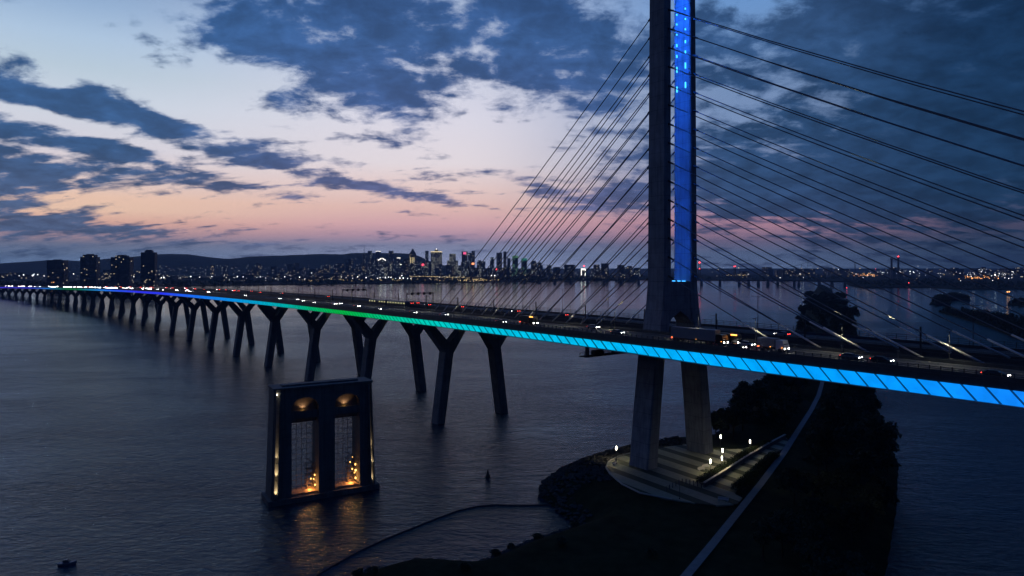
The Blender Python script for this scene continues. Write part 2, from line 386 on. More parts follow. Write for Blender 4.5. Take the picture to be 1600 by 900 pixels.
# ------------------------------------------------------------------ where things stand
def ground(px, py, z=0.0):
    D = F * (CAM_H - z) / (py - HOR); return Vector(((px - 800) / F * D, D, z))
def at(px, py, D): return Vector(((px - 800) / F * D, D, CAM_H - (py - HOR) * D / F))
def coff(s):
    t = max(-s - 740.0, 0.0); return 179.8 - 1.19e-5 * t ** 2.2
def frame(s):
    dc = (coff(s + 1) - coff(s - 1)) / 2
    t = (d2 + n2 * dc).normalized(); return d2 * s + n2 * coff(s), t, Vector((-t.y, t.x, 0))
def P(s, o, z=0.0):
    b, t, n = frame(s); q = b + n * o; q.z = z; return q
ZT = [(-2700, 14), (-2400, 17), (-2133, 20.3), (-1853, 25.2), (-1461, 31.7), (-1181, 37.0), (-954, 41.0), (-778, 43.6), (-648, 45.0), (-550, 45.8), (-474, 46.4), (-300, 46.6), (-200, 46.7), (-144, 46.4), (-60, 46.15), (200, 46.0)]
def _zb(s):
    for (a, za), (b, zb_) in zip(ZT, ZT[1:]):
        if s <= b: return za + (zb_ - za) * (s - a) / (b - a)
    return ZT[-1][1]
def zb(s): return sum(_zb(s + k) for k in (-60, -30, 0, 30, 60)) / 5
def spx(px, o):                                  # station where lateral line o crosses photo column px
    lo, hi = -2600.0, 60.0
    f = lambda s: (lambda q: q.x / max(q.y, 5.0) * F + 800)(P(s, o))
    for _ in range(50):
        m_ = (lo + hi) / 2
        if f(m_) < px: lo = m_
        else: hi = m_
    return lo
def steps(a, b, ds=12.0):
    n = max(1, round((b - a) / ds)); return [a + (b - a) * i / n for i in range(n + 1)]
def sweep(mb, prof, ss, rel=True):               # profile points (o, z above the band's top edge)
    rings = []
    for s in ss:
        z0 = zb(s) if rel else 0
        rings.append([tuple(P(s, o, z0 + z)) for o, z in prof])
    return mb.loft(rings)

# ------------------------------------------------------------------ water, land, hill
def sheet(name, poly, z, m):
    mb = MB(); mb.add([(p[0], p[1], z) for p in poly], [tuple(range(len(poly)))]); return obj(name, mb, m)
struct(sheet('water', [(-60000, -3000), (60000, -3000), (60000, 70000), (-60000, 70000)], 0.0, M['water']))

# ------------------------------------------------------------------ evening haze over the river and the city
def haze():
    m = bpy.data.materials.new('evening_haze'); m.use_nodes = True; T = NT(m.node_tree); T.n.clear()
    v = T.node('ShaderNodeVolumePrincipled'); v.inputs['Color'].default_value = (.46, .68, 1.0, 1); v.inputs['Density'].default_value = 6.8e-5; v.inputs['Anisotropy'].default_value = .15
    o = T.node('ShaderNodeOutputMaterial'); T.l.new(v.outputs[0], o.inputs['Volume'])
    mb = MB(); mb.box((0, 4700, 122), (22000, 10400, 250))
    h = obj('haze', mb, m); h['kind'] = 'stuff'; h['label'] = 'thin blue evening haze over the river and the city'; h['category'] = 'haze'
haze()
M['land'] = mat('far_land', (.03, .036, .03), .95, var=.5, scale=.01)
near = [(-900, 455), (-300, 453), (0, 450), (120, 449.5), (240, 448), (400, 446), (560, 444), (735, 441.5), (900, 439), (1000, 438), (1250, 438.5), (1318, 441), (1328, 446.5), (1350, 450.5), (1400, 449.5), (1455, 449.5), (1490, 451.5), (1530, 453), (1600, 452), (1750, 452), (2300, 454)]
mb = MB(); g = [ground(px, py) for px, py in near]
for i, q in enumerate(g):
    k = 45000 / q.y
    mb.v += [(q.x, q.y, -2), (q.x * 1.001, q.y * 1.001 + 1, 2.6), (q.x * 1.012, q.y * 1.012, 3.4), (q.x * k, 45000, 4)]
for i in range(len(g) - 1):
    for j in range(3):
        a = i * 4 + j; b = a + 4; mb.f.append((a, b, b + 1, a + 1))
struct(obj('far_shore', mb, M['land']))

M['hill'] = mat('wooded_hill', (.032, .042, .03), .95, var=.5, scale=.012)
prof = [(-700, 414), (-300, 411), (-60, 413), (0, 411.5), (40, 409), (62, 407.5), (75, 406), (110, 407), (130, 408), (180, 403), (222, 400), (245, 397.3), (265, 396.5), (295, 397.5), (330, 402), (355, 404.5), (365, 404), (390, 401), (420, 399.8), (470, 398), (505, 396.5), (535, 397.6), (548, 395.4), (570, 395), (620, 395.6), (642, 396.4), (655, 400), (665, 405), (675, 410), (690, 414), (720, 417), (800, 421)]
DH = 7000.0
def ridge(px):
    for (a, ya), (b, yb) in zip(prof, prof[1:]):
        if px <= b: return ya + (yb - ya) * (px - a) / (b - a)
    return 422
mb = MB(); NX = 240; rows = [(5600, .0), (6000, .28), (6350, .55), (6700, .84), (7000, 1.0), (7500, .8), (8600, .0)]
for i in range(NX + 1):
    px = -700 + 1500 * i / NX
    zr = CAM_H + (HOR - ridge(px)) * DH / F
    for D, f in rows:
        zz = 3 + (zr - 3) * f + (mnoise.noise(Vector((px * .05, D * .004, 0))) * 9 * f) * (1 if D != 7000 else .0) + mnoise.noise(Vector((px * .9, D, 3))) * 3.2 * f
        mb.v.append(((px - 800) / F * D, D, max(zz, 2.0)))
nr = len(rows)
for i in range(NX):
    for j in range(nr - 1):
        a = i * nr + j; mb.f.append((a, a + nr, a + nr + 1, a + 1))
struct(obj('hill', mb, M['hill'], smooth=True))

# ------------------------------------------------------------------ the dike the tower stands on
LEFT = [(-45, 60), (-42, 140), (-35, 152), (-22, 160), (-9, 158), (3, 170), (17, 181), (12, 196), (8, 206), (9, 217), (16, 233), (26, 243), (37, 252), (57, 264), (79, 272), (104, 317), (133, 364), (182, 469), (292, 708), (440, 1040), (613, 1415), (900, 2030), (1180, 2630)]
RIGHT = [(1195, 2620), (1014, 2165), (745, 1580), (587, 1187), (450, 895), (395, 783), (300, 590), (225, 428), (189, 356), (171, 317), (152, 275), (136, 240), (110, 195), (84, 153), (66, 110), (58, 60)]
DIKE = LEFT + RIGHT
def inside(x, y, poly):
    c = False; j = len(poly) - 1
    for i in range(len(poly)):
        xi, yi = poly[i][:2]; xj, yj = poly[j][:2]
        if (yi > y) != (yj > y) and x < (xj - xi) * (y - yi) / (yj - yi) + xi: c = not c
        j = i
    return c
def pdist(x, y, poly, closed=True):
    best = 1e9; n = len(poly)
    for i in range(n if closed else n - 1):
        ax, ay = poly[i][:2]; bx, by = poly[(i + 1) % n][:2]
        vx, vy = bx - ax, by - ay; L2 = vx * vx + vy * vy
        t = max(0, min(1, ((x - ax) * vx + (y - ay) * vy) / L2)) if L2 else 0
        best = min(best, math.hypot(x - ax - t * vx, y - ay - t * vy))
    return best
PLZ = 6.0
def dike_h(x, y):
    dd = pdist(x, y, DIKE)
    if not inside(x, y, DIKE): return -dd * .6 - .3
    h = min(PLZ - .25, dd * .55) + mnoise.noise(Vector((x * .3, y * .3, 0))) * .25 * min(1, dd / 4)
    return min(h, PLZ - .12)
mb = MB()
xs = [-60 + 3 * i for i in range(98)]; ys = [60 + 3 * i for i in range(150)]
idx = {}
for i, x in enumerate(xs):
    for j, y in enumerate(ys):
        h = dike_h(x, y)
        if h > -4.5: idx[i, j] = len(mb.v); mb.v.append((x, y, h))
for (i, j) in list(idx):
    q = [(i, j), (i + 1, j), (i + 1, j + 1), (i, j + 1)]
    if all(k in idx for k in q): mb.f.append(tuple(idx[k] for k in q))
struct(obj('island_ground', mb, M['grass'], smooth=True))
mb = MB()                                        # the dike's far stretch, coarser
def lerp_poly(poly, y):
    for (xa, ya), (xb, yb) in zip(poly, poly[1:]):
        lo, hi = sorted((ya, yb))
        if lo <= y <= hi and ya != yb: return xa + (xb - xa) * (y - ya) / (yb - ya)
    return poly[-1][0]
rows_y = [504 + 12 * i for i in range(40)] + [984 + 60 * i for i in range(27)]
for y in rows_y:
    a, b = lerp_poly(LEFT[14:], y), lerp_poly(RIGHT[::-1][2:], y); wd = b - a
    for f, z in ((-.06, -1.5), (0.0, .0), (.1, 2.6), (.3, 5.2), (.5, 5.6), (.7, 5.2), (.9, 2.6), (1.0, .0), (1.06, -1.5)): mb.v.append((a + wd * f, y, z))
for i in range(len(rows_y) - 1):
    for j in range(8):
        a = i * 9 + j; mb.f.append((a, a + 1, a + 10, a + 9))
struct(obj('island_ground', mb, M['grass'], smooth=True))

# ------------------------------------------------------------------ plaza at the tower's feet
def paving():
    m = mat('banded_paving', (.33, .325, .23), .8, var=.15, scale=.7); T = NT(m.node_tree); b = m.node_tree.nodes['Principled BSDF']
    src = b.inputs['Base Color'].links[0].from_socket
    geo = T.node('ShaderNodeNewGeometry')
    dot = T.node('ShaderNodeVectorMath', operation='DOT_PRODUCT'); T.l.new(geo.outputs['Position'], dot.inputs[0]); dot.inputs[1].default_value = BN
    w = T.m('FRACT', T.m('DIVIDE', dot.outputs['Value'], 7.8))
    strip = T.m('MULTIPLY', T.m('GREATER_THAN', w, .0), T.m('LESS_THAN', w, .42))
    T.l.new(T.mix(strip, src, (.045, .055, .03, 1)), b.inputs['Base Color'])
    return m
pa, pb = ground(960, 727, PLZ), ground(1120, 785, PLZ); bd = (pb - pa).normalized(); BN = Vector((-bd.y, bd.x, 0))
M['paving'] = paving()
def gpoly(pts, z=PLZ): return [ground(x, y, z) for x, y in pts]
plaza = gpoly([(1000, 771), (972, 757), (953, 741), (947, 731), (951, 722), (965, 714), (990, 707), (1030, 699.5), (1075, 694), (1114, 703), (1150, 702), (1170, 699), (1200, 690), (1228, 684), (1236, 690), (1224, 700), (1204, 716), (1180, 738), (1160, 752), (1148, 772), (1160, 778), (1152, 788), (1120, 790), (1090, 787), (1040, 779)])
mb = MB(); mb.prism([(p.x, p.y) for p in plaza], PLZ - .5, PLZ + .06)
struct(obj('plaza_pavement', mb, M['paving']))
# pale kerb along the plaza's rounded edge
mb = MB(); edge = gpoly([(1050, 781), (1000, 771), (972, 757), (953, 741), (947, 731), (951, 722), (965, 714), (990, 707), (1000, 705)])
for a, b in zip(edge, edge[1:]):
    t = (b - a).normalized(); w = Vector((-t.y, t.x, 0)) * .22
    u = Vector((0, 0, .3)); mb.hexa([a - w, b - w, b + w, a + w], [a - w + u, b - w + u, b + w + u, a + w + u])
M['kerb'] = mat('pale_kerb', (.45, .44, .4), .7)
struct(obj('plaza_kerb', mb, M['kerb']))
# cycle path running down the dike
pathpts = [(1040, 935), (1072, 900), (1112, 852), (1152, 802), (1188, 757), (1224, 709), (1250, 668), (1268, 640), (1279, 618), (1284, 601), (1287, 585), (1285, 566), (1278, 545), (1272, 525)]
pc = [ground(x, y, PLZ) for x, y in pathpts]
PATH = [(p.x, p.y) for p in pc]
mb = MB()
for i, p in enumerate(pc):
    t = (pc[min(i + 1, len(pc) - 1)] - pc[max(i - 1, 0)]).normalized(); w = Vector((-t.y, t.x, 0)) * 1.0
    mb.v += [tuple(p + w + Vector((0, 0, .09))), tuple(p - w + Vector((0, 0, .09)))]
for i in range(len(pc) - 1): mb.f.append((2 * i, 2 * i + 1, 2 * i + 3, 2 * i + 2))
struct(obj('path', mb, M['path']))

# ------------------------------------------------------------------ the cable-stayed bridge
S_T, OC = -144.0, 1.6
SPAN_END = 110.0
FAR_END = -2640.0
bridge = empty('cable_stayed_bridge', P(S_T, OC, PLZ))
tag(bridge, 'long cable-stayed bridge with twin-legged tower, glowing blue and green edge and splayed concrete piers', 'bridge')
PIERS = [-258.0 - 74 * k for k in range(32)]
ALL = [s for s in steps(FAR_END, -560, 26)[:-1]] + steps(-560, SPAN_END, 11)
def hb(s):
    pts = [(-3000, 2.5), (-600, 2.4), (-300, 2.1), (-200, 2.3), (-144, 2.5), (-112, 3.0), (300, 3.0)]
    for (a, x), (b, y) in zip(pts, pts[1:]):
        if s <= b: return x + (y - x) * (s - a) / (b - a)
def sweepf(mb, fn, ss):
    return mb.loft([[tuple(P(s, o, zb(s) + z)) for o, z in fn(s)] for s in ss])
def deck_prof(sg):
    def f(s):
        h = hb(s) + .12
        p = [(-27.7, 1.5), (-27.7, .02), (-27.0, -h), (-25.4, -h - .25), (-12.2, -h - .25), (-9.9, -.9), (-8.9, .5), (-8.9, 1.5)]
        return p if sg < 0 else [(-o, z) for o, z in reversed(p)]
    return f
for sg in (-1, 1):
    mb = MB(); sweepf(mb, deck_prof(sg), ALL); dk = obj('roadway_deck', mb, M['steel'], bridge)
    mb = MB()                                    # carriageway surface
    for s in ALL:
        for o in (-26.6, -9.6): mb.v.append(tuple(P(s, sg * -o, zb(s) + 1.506)))
    for i in range(len(ALL) - 1): mb.f.append((2 * i, 2 * i + 1, 2 * i + 3, 2 * i + 2))
    obj('carriageway', mb, M['asphalt'], dk)
    near_ss = steps(-700, SPAN_END, 6)
    for o in (-26.0, -10.4):
        mb = MB()
        for a, b in zip(near_ss, near_ss[1:]):
            mb.add([P(a, sg * -o, zb(a) + 1.512), P(a, sg * -(o + .16), zb(a) + 1.512), P(b, sg * -(o + .16), zb(b) + 1.512), P(b, sg * -o, zb(b) + 1.512)], [(0, 1, 2, 3)])
        obj('edge_line', mb, M['paint'], dk)
    for o in (-22.3, -18.6, -14.9):
        mb = MB()
        for a, b in zip(near_ss, near_ss[1:]):
            mb.add([P(a, sg * -o, zb(a) + 1.512), P(a, sg * -(o + .1), zb(a) + 1.512), P(b, sg * -(o + .1), zb(b) + 1.512), P(b, sg * -o, zb(b) + 1.512)], [(0, 1, 2, 3)])
        obj('lane_line', mb, M['paint'], dk)
mb = MB(); sweep(mb, [(-5.3, .9), (-5.3, -1.4), (-3.6, -2.6), (3.6, -2.6), (5.3, -1.4), (5.3, .9)], ALL)
td = obj('transit_deck', mb, M['steel'], bridge)
mb = MB()
for o in (-2.9, -1.45, 1.45, 2.9): sweep(mb, [(o - .05, 1.08), (o - .05, .9), (o + .05, .9), (o + .05, 1.08)], ALL)
obj('track', mb, M['rail'], td)
for o in (-5.1, 5.1):
    mb = MB(); sweep(mb, [(o - .12, 2.0), (o - .12, .9), (o + .12, .9), (o + .12, 2.0)], ALL); obj('side_wall', mb, M['steel'], td)

# light bands, one girder length each, panels with slanting seams
bounds = sorted(PIERS + [FAR_END, S_T, -30.0, SPAN_END])
for a, b in zip(bounds, bounds[1:]):
    mb = MB(); pitch = 4.1 if a > -300 else 3.3
    n = max(1, round((b - a) / pitch))
    for i in range(n):
        s0, s1 = a + (b - a) * i / n, a + (b - a) * (i + 1) / n; g = .27 if a > -240 else .42 if a > -480 else .25 if a > -700 else .05
        h0 = hb(s0); sl = 2.3 * h0 / 3.0
        z0 = zb(s0); z1 = zb(s1)
        q = [P(s0 + g, -27.93, z0 - .06), P(s1 - g, -27.93, z1 - .06), P(s1 - g + sl, -27.25, z1 - h0), P(s0 + g + sl, -27.25, z0 - h0)]
        nn_ = frame(s0)[2] * .1
        mb.hexa([p + nn_ for p in q], q)
    o = obj('light_band', mb, M['band'], bridge)
    mb = MB(); sweepf(mb, lambda s_: [(-27.80, -.1), (-27.72, -.1), (-27.02, -hb(s_) - .28), (-27.12, -hb(s_) - .28)], steps(a, b, 12)); obj('spill_strip', mb, M['bandspill'], o)  # added glow in place of band light on seams and lower edge
    if -700 < a: o['label'] = 'girder edge glowing %s' % ('green' if -380 < a < -240 else 'turquoise' if a <= -150 or a < -400 else 'bright blue')
mb = MB(); sweepf(mb, lambda s: [(-27.75, -hb(s) - .02), (-27.75, -hb(s) - .2), (-26.9, -hb(s) - .25), (-26.9, -hb(s) - .02)], ALL)
M['flange'] = mat('pale_flange', (.3, .31, .33), .5)
obj('bottom_flange', mb, M['flange'], bridge)

# parapets and fences
def railing(name, o, s0, s1, ds, h, base, rails, pw=.16):
    mb = MB()
    ss = steps(s0, s1, ds)
    for s in ss:
        _, t, n = frame(s); c = P(s, o, zb(s) + 1.5 + h / 2); mb.box(c, (pw, pw, h), (t, n))
    sw = steps(s0, s1, 14)
    if base: sweep(mb, [(o - .14, 1.5 + base), (o - .2, 1.4), (o + .2, 1.4), (o + .14, 1.5 + base)], sw)
    for z in rails: sweep(mb, [(o - .05, 1.5 + z + .05), (o - .05, 1.5 + z - .05), (o + .05, 1.5 + z - .05), (o + .05, 1.5 + z + .05)], sw)
    return obj(name, mb, M['steel'], bridge)
railing('parapet', -27.35, -1000, SPAN_END, 2.05, 1.55, .75, (1.0, 1.3), .2)
railing('barrier', -9.25, -1000, SPAN_END, 4.1, 1.1, .8, (1.05,), .12)
railing('barrier', 9.25, -1000, SPAN_END, 4.1, 1.1, .8, (1.05,), .12)
railing('parapet', 27.35, -1000, SPAN_END, 2.6, 2.5, .8, (1.2, 1.7, 2.3), .13)

# tower
def interp(tab, z):
    for (a, x), (b, y) in zip(tab, tab[1:]):
        if z <= b: return x + (y - x) * (z - a) / (b - a)
    return tab[-1][1]
SEP = [(3, 15.0), (25, 12.6), (40, 10.7), (47, 8.9), (56, 7.3), (64, 6.8), (110, 6.6), (170, 6.3)]
WID = [(3, 5.0), (40, 4.6), (56, 4.2), (66, 3.5), (170, 3.2)]
LEN = [(3, 7.8), (40, 7.7), (48, 7.7), (64, 7.1), (170, 6.5)]
_, tT, nT = frame(S_T)
def leg_ring(sg, z):
    c = P(S_T, OC + sg * interp(SEP, z), z); l, w = interp(LEN, z) / 2, interp(WID, z) / 2; k = .35
    pts = [(-l, -w + k), (-l + k, -w), (l - k, -w), (l, -w + k), (l, w - k), (l - k, w), (-l + k, w), (-l, w - k)]
    return [tuple(c + tT * a + nT * b) for a, b in pts]
tw_mb = MB(); LC = 3.1                            # cross beam between the legs, arched underneath
top = [(-5.2, 64.4), (-3, 64.4), (0, 64.4), (3, 64.4), (5.2, 64.4)]
bot = [(-6.9, 49.5), (-4.2, 52.6), (0, 54.8), (4.2, 52.6), (6.9, 49.5)]
for (a, b), (c, d) in zip(zip(bot, bot[1:]), zip(top, top[1:])):
    q = [P(S_T, OC + o, z) for o, z in (a, b, d, c)]
    tw_mb.hexa([p - tT * LC for p in q], [p + tT * LC for p in q])
tower = obj('tower', tw_mb, M['tower'], bridge)
for sg in (-1, 1):
    mb = MB(); mb.loft([leg_ring(sg, z) for z in (4.5, 15, 25, 33, 40, 44, 47, 51, 56, 60, 64, 80, 95, 110, 125, 140, 155, 168)])
    obj('tower_leg', mb, M['tower'], tower)
# blue floodlights on the tower
fix = [(-1.9, 22), (1.6, 17), (-1.9, 37), (1.6, 33), (-1.9, 53), (1.6, 49), (-1.9, 70), (1.6, 68), (-1.9, 87), (1.6, 84), (-1.9, 108), (1.6, 105), (-1.9, 139), (1.6, 135)]
for k, (ds, py) in enumerate(fix):
    z = 69 - (py - 418) * 229 / F
    w = interp(WID, z) / 2
    c = P(S_T + ds, OC + interp(SEP, z) - w - .22, z); mb = MB(); ln = .5 if k < 6 else .9 if k < 10 else 1.9
    mb.box(c, (.26, .3, ln), (tT, nT)); obj('floodlight', mb, M['bluelamp'], tower)
for ds in (-2, 0, 2):
    mb = MB(); mb.box(P(S_T + ds, OC + 3.2, 64.52), (1.2, .3, .2), (tT, nT)); obj('floodlight', mb, M['bluelamp'], tower)
def area(name, loc, aim, sx, sy, energy, col, parent, spread=160):
    l = bpy.data.lights.new(name, 'AREA'); l.shape = 'RECTANGLE'; l.size = sx; l.size_y = sy; l.energy = energy; l.color = col; l.spread = R(spread)
    o = bpy.data.objects.new(name, l); COL.objects.link(o); o.parent = parent
    o.location = Vector(loc) - wpos(parent)
    z = -Vector(aim).normalized(); y = Vector((0, 0, 1)) if abs(z.z) < .9 else Vector((0, 1, 0)); x = y.cross(z).normalized(); y = z.cross(x)
    from mathutils import Matrix
    o.rotation_euler = Matrix((x, y, z)).transposed().to_euler()
    return o
for zc, hgt, e in ((160, 3, 1500), (151, 3, 1500), (142, 3, 1300), (132, 3, 1000), (121, 3, 620), (110, 3, 520), (99, 3, 430), (88, 3, 400), (77, 3, 380), (68, 3, 420)):
    o = OC - interp(SEP, zc) + interp(WID, zc) / 2 + .12
    area('floodlight_beam', P(S_T, o, zc), nT, .5, hgt, e, (.01, .13, 1.0), tower)

# stay cables: fifteen to each side of each leg
ZC = [66.3 + 6.1 * k for k in range(15)]
for sg in (-1, 1):
    for side in (-1, 1):
        for k, z in enumerate(ZC):
            sd = (-100.8 + 12.1 * k) if side > 0 else (-170.2 - 7.6 * k)
            l = interp(LEN, z) / 2
            a = P(S_T + side * l, OC + sg * (interp(SEP, z) - .2), z)
            b = P(sd, sg * 8.05, zb(sd) + 1.9)
            w = (b - a).normalized(); L_ = (b - a).length
            sag = L_ * L_ * .000055
            pts = [a + (b - a) * (i / 6) - Vector((0, 0, 4 * sag * (i / 6) * (1 - i / 6))) for i in range(7)]
            mb = MB()
            for p, q in zip(pts, pts[1:]): mb.tube(p, q, .16, n=6, caps=False)
            c = obj('stay_cable', mb, M['cable'], bridge, smooth=True)
            mb = MB(); lt = 13.0 if side > 0 else 5.0
            mb.tube(b, b - (pts[-1] - pts[-2]).normalized() * lt, .27, .24, 8)
            obj('anchor_pipe', mb, M['anchor'], c, smooth=True)
            mb = MB(); mb.tube(a - w * .2, a + w * 2.2, .34, .28, 8); obj('socket', mb, M['steel'], c)
# added spots for the bright streaks on a few cables, and small roadway lamps between the cable feet
def spot(name, loc, tgt, e, col, size, parent, blend=.6):
    l = bpy.data.lights.new(name, 'SPOT'); l.energy = e; l.color = col; l.spot_size = R(size); l.spot_blend = blend; l.shadow_soft_size = .15
    o = bpy.data.objects.new(name, l); COL.objects.link(o); o.parent = parent; o.location = Vector(loc) - wpos(parent)
    o.rotation_euler = (Vector(tgt) - Vector(loc)).to_track_quat('-Z', 'Y').to_euler(); return o
def cable_ends(sg, side, k):
    z = ZC[k]; sd = (-100.8 + 12.1 * k) if side > 0 else (-170.2 - 7.6 * k)
    return P(S_T + side * interp(LEN, z) / 2, OC + sg * (interp(SEP, z) - .2), z), P(sd, sg * 8.05, zb(sd) + 1.9), sd
for side, k, px, e, size in ((1, 4, 1394, 80000, 9), (1, 3, 1310, 12000, 12), (-1, 0, 970, 9000, 12), (-1, 1, 951, 9000, 10)):
    a, b, sd = cable_ends(-1, side, k)
    lo, hi = 0.0, 1.0
    for _ in range(40):
        m_ = (lo + hi) / 2; q = b.lerp(a, m_); c = q.x / q.y * F + 800
        if (c > px) == (side > 0): lo = m_
        else: hi = m_
    L_ = (a - b).length; q = b.lerp(a, lo); q.z -= 4 * L_ * L_ * .000055 * lo * (1 - lo); sp_ = sd + (S_T - sd) * lo
    base = P(sp_ + side * 3, -9.6, zb(sp_) + 1.5)
    mb = MB(); mb.tube(base, base + Vector((0, 0, 1.6)), .09); mb.box(base + Vector((0, 0, 1.7)), (.6, .4, .3), (tT, nT)); obj('lamp_bracket', mb, M['rail'], bridge)  # post added only to carry the streak spot
    spot('streak_spot', base + Vector((0, 0, 2.0)), q, e, (1.0, .92, .5), size, bridge, .35)
for sd in (-455, -425, -395, -365, -335, -305, -280, -255, -230, -205, -182, -160, -126, -107, -83, -59, -35):
    base = P(sd, -8.9, zb(sd) + 1.5)
    mb = MB(); mb.tube(base, base + Vector((0, 0, 7.0)), .09, .06); mb.box(base + Vector((0, 0, 7.0)) - nT * .5, (.5, 1.2, .14), (tT, nT)); obj('lamp_bracket', mb, M['steel'], bridge)
    spot('roadway_lamp', base + Vector((0, 0, 6.85)) - nT * .8, base - nT * 3.0, 1100, (1.0, .95, .66), 150, bridge, .8)

# piers
for s in PIERS:
    b0, t, n = frame(s); zt = zb(s) - hb(s) - .3; zj = zt - 10.6
    far_ = s < -1100
    k = 4.8 / 34.0; ob = 13.0 + k * (zj + 1.5)
    mb = MB(); mb.box(P(s, 0, zt - .35), (3.4, 46.0, 1.7), (t, n)); pr = obj('pier', mb, M['concrete'], bridge)
    def beam(o0, z0, o1, z1, l0, w0, l1, w1, horiz):
        r = []
        for (o, z, l, w) in ((o0, z0, l0, w0), (o1, z1, l1, w1)):
            c = P(s, o, z); c2 = .3
            pp = [(-l / 2, -w / 2 + c2), (-l / 2 + c2, -w / 2), (l / 2 - c2, -w / 2), (l / 2, -w / 2 + c2), (l / 2, w / 2 - c2), (l / 2 - c2, w / 2), (-l / 2 + c2, w / 2), (-l / 2, w / 2 - c2)]
            r.append([tuple(c + t * a + (n * q if horiz else n * (q * nx) + Vector((0, 0, q * nz)))) for a, q in pp])
        return MB().loft(r)
    for sg in (-1, 1):
        obj('pier_leg', beam(sg * ob, -1.5, sg * 13.0, zj, 5.3, 4.3, 5.5, 4.5, True), M['concrete'], pr)
        for o1, w1 in ((23.4, 3.4), (3.2, 2.4)):
            vo, vz = sg * (o1 - 13.0), zt - (zj - 1.6); L_ = math.hypot(vo, vz); nx, nz = vz / L_, -vo / L_
            obj('pier_arm', beam(sg * 13.0, zj - 1.6, sg * o1, zt - .2, 5.3, 4.6, 4.6, w1, False), M['concrete'], pr)

# inspection platform slung under the girder next to the tower
s0 = -157.0
rt = empty('inspection_platform', P(s0, -20, zb(s0) - 6.2)); tag(rt, 'dark inspection platform slung under the glowing girder beside the tower', 'platform')
_, t, n = frame(s0)
mb = MB(); mb.box(P(s0, -17, zb(s0) - 6.0), (3.4, 20.0, .3), (t, n)); obj('walkway', mb, M['steel'], rt)
mb = MB()
for e in (-1.6, 1.6):
    for k in range(11): mb.box(P(s0 + e, -26.5 + 1.9 * k, zb(s0) - 5.3), (.12, .12, 1.2), (t, n))
    mb.box(P(s0 + e, -17, zb(s0) - 4.75), (.1, 20.0, .1), (t, n)); mb.box(P(s0 + e, -17, zb(s0) - 5.3), (.1, 20.0, .1), (t, n))
obj('guard_rail', mb, M['steel'], rt)
for o in (-25.0, -13.0):
    mb = MB(); mb.box(P(s0, o, zb(s0) - 4.2), (1.4, .5, 3.4), (t, n)); obj('hanger', mb, M['steel'], rt)
mb = MB(); mb.box(P(s0 + .2, -20.5, zb(s0) - 5.0), (1.8, 4.0, 1.5), (t, n)); obj('machine_housing', mb, M['steel'], rt)

# ------------------------------------------------------------------ masts, light poles, gantries
def rz_of(t): return math.atan2(t.y, t.x)
mast = empty('catenary_mast', (0, 0, 0)); tag(mast, 'dark catenary mast rising from the middle track of the bridge', 'mast', 'catenary masts along the bridge track')
mb = MB(); mb.box((0, 0, 3.6), (.34, .34, 7.2)); obj('mast_post', mb, M['steel'], mast, loc='local')
mb = MB(); mb.tube((0, .15, 6.4), (0, 3.2, 6.9), .07); mb.tube((0, .15, 5.2), (0, 3.2, 6.4), .05); obj('cantilever_arm', mb, M['steel'], mast, loc='local')
k = 0
for s in [-100 - 29.3 * i for i in range(34)] + [-70, -41]:
    o = mast if k == 0 else copy_tree(mast); k += 1
    o.location = P(s, 4.6, zb(s) + .9); o.rotation_euler.z = rz_of(frame(s)[1]) + math.pi
pole = empty('light_pole', (0, 0, 0)); tag(pole, 'tall thin unlit light pole with twin short arms on the bridge far parapet', 'light pole', 'light poles along the far parapet')
mb = MB(); mb.tube((0, 0, 0), (0, 0, 11.5), .13, .07, 8); obj('pole_shaft', mb, M['steel'], pole, loc='local')
for sg in (-1, 1):
    mb = MB(); mb.tube((0, 0, 11.2), (sg * 1.9, 0, 11.45), .05); mb.box((sg * 2.1, 0, 11.45), (.7, .28, .14)); obj('lamp_arm', mb, M['steel'], pole, loc='local')
k = 0
for s in [-129, -99, -66, -34, -163, -198, -226, -254, -277, -317, -327, -352, -380, -408, -437, -468, -500, -533, -568, -604, -640, -680, -720, -760, -800, -845, -890, -940, -990]:
    o = pole if k == 0 else copy_tree(pole); k += 1
    o.location = P(s, 27.6, zb(s) + 1.5); o.rotation_euler.z = rz_of(frame(s)[1])
def gantry(s, label):
    _, t, n = frame(s); z = zb(s) + 1.5
    g = empty('signal_gantry', P(s, 18, z)); tag(g, label, 'gantry')
    for o in (9.6, 26.6):
        mb = MB()
        for e in (-.55, .55): mb.tube(P(s + e, o, z), P(s + e, o, z + 6.6), .13)
        for q in range(6): mb.tube(P(s - .55, o, z + q * 1.1), P(s + .55, o, z + q * 1.1 + 1.0), .05)
        obj('gantry_leg', mb, M['steel'], g)
    mb = MB()
    for e in (-.55, .55):
        for zz in (6.0, 6.7): mb.tube(P(s + e, 9.4, z + zz), P(s + e, 26.8, z + zz), .1)
        for q in range(12): mb.tube(P(s + e, 9.6 + q * 1.42, z + 6.0), P(s + e, 9.6 + q * 1.42 + 1.3, z + 6.7), .05)
    obj('truss_beam', mb, M['steel'], g)
    for q in range(4):
        mb = MB(); mb.box(P(s + .8, 12.5 + q * 3.9, z + 6.3), (.4, 1.5, 1.5), (t, n)); obj('signal_head', mb, M['steel'], g)
gantry(-418, 'lane signal gantry over the far roadway, left of the lit metro train')
gantry(-334, 'lane signal gantry over the far roadway above the red brake lights')

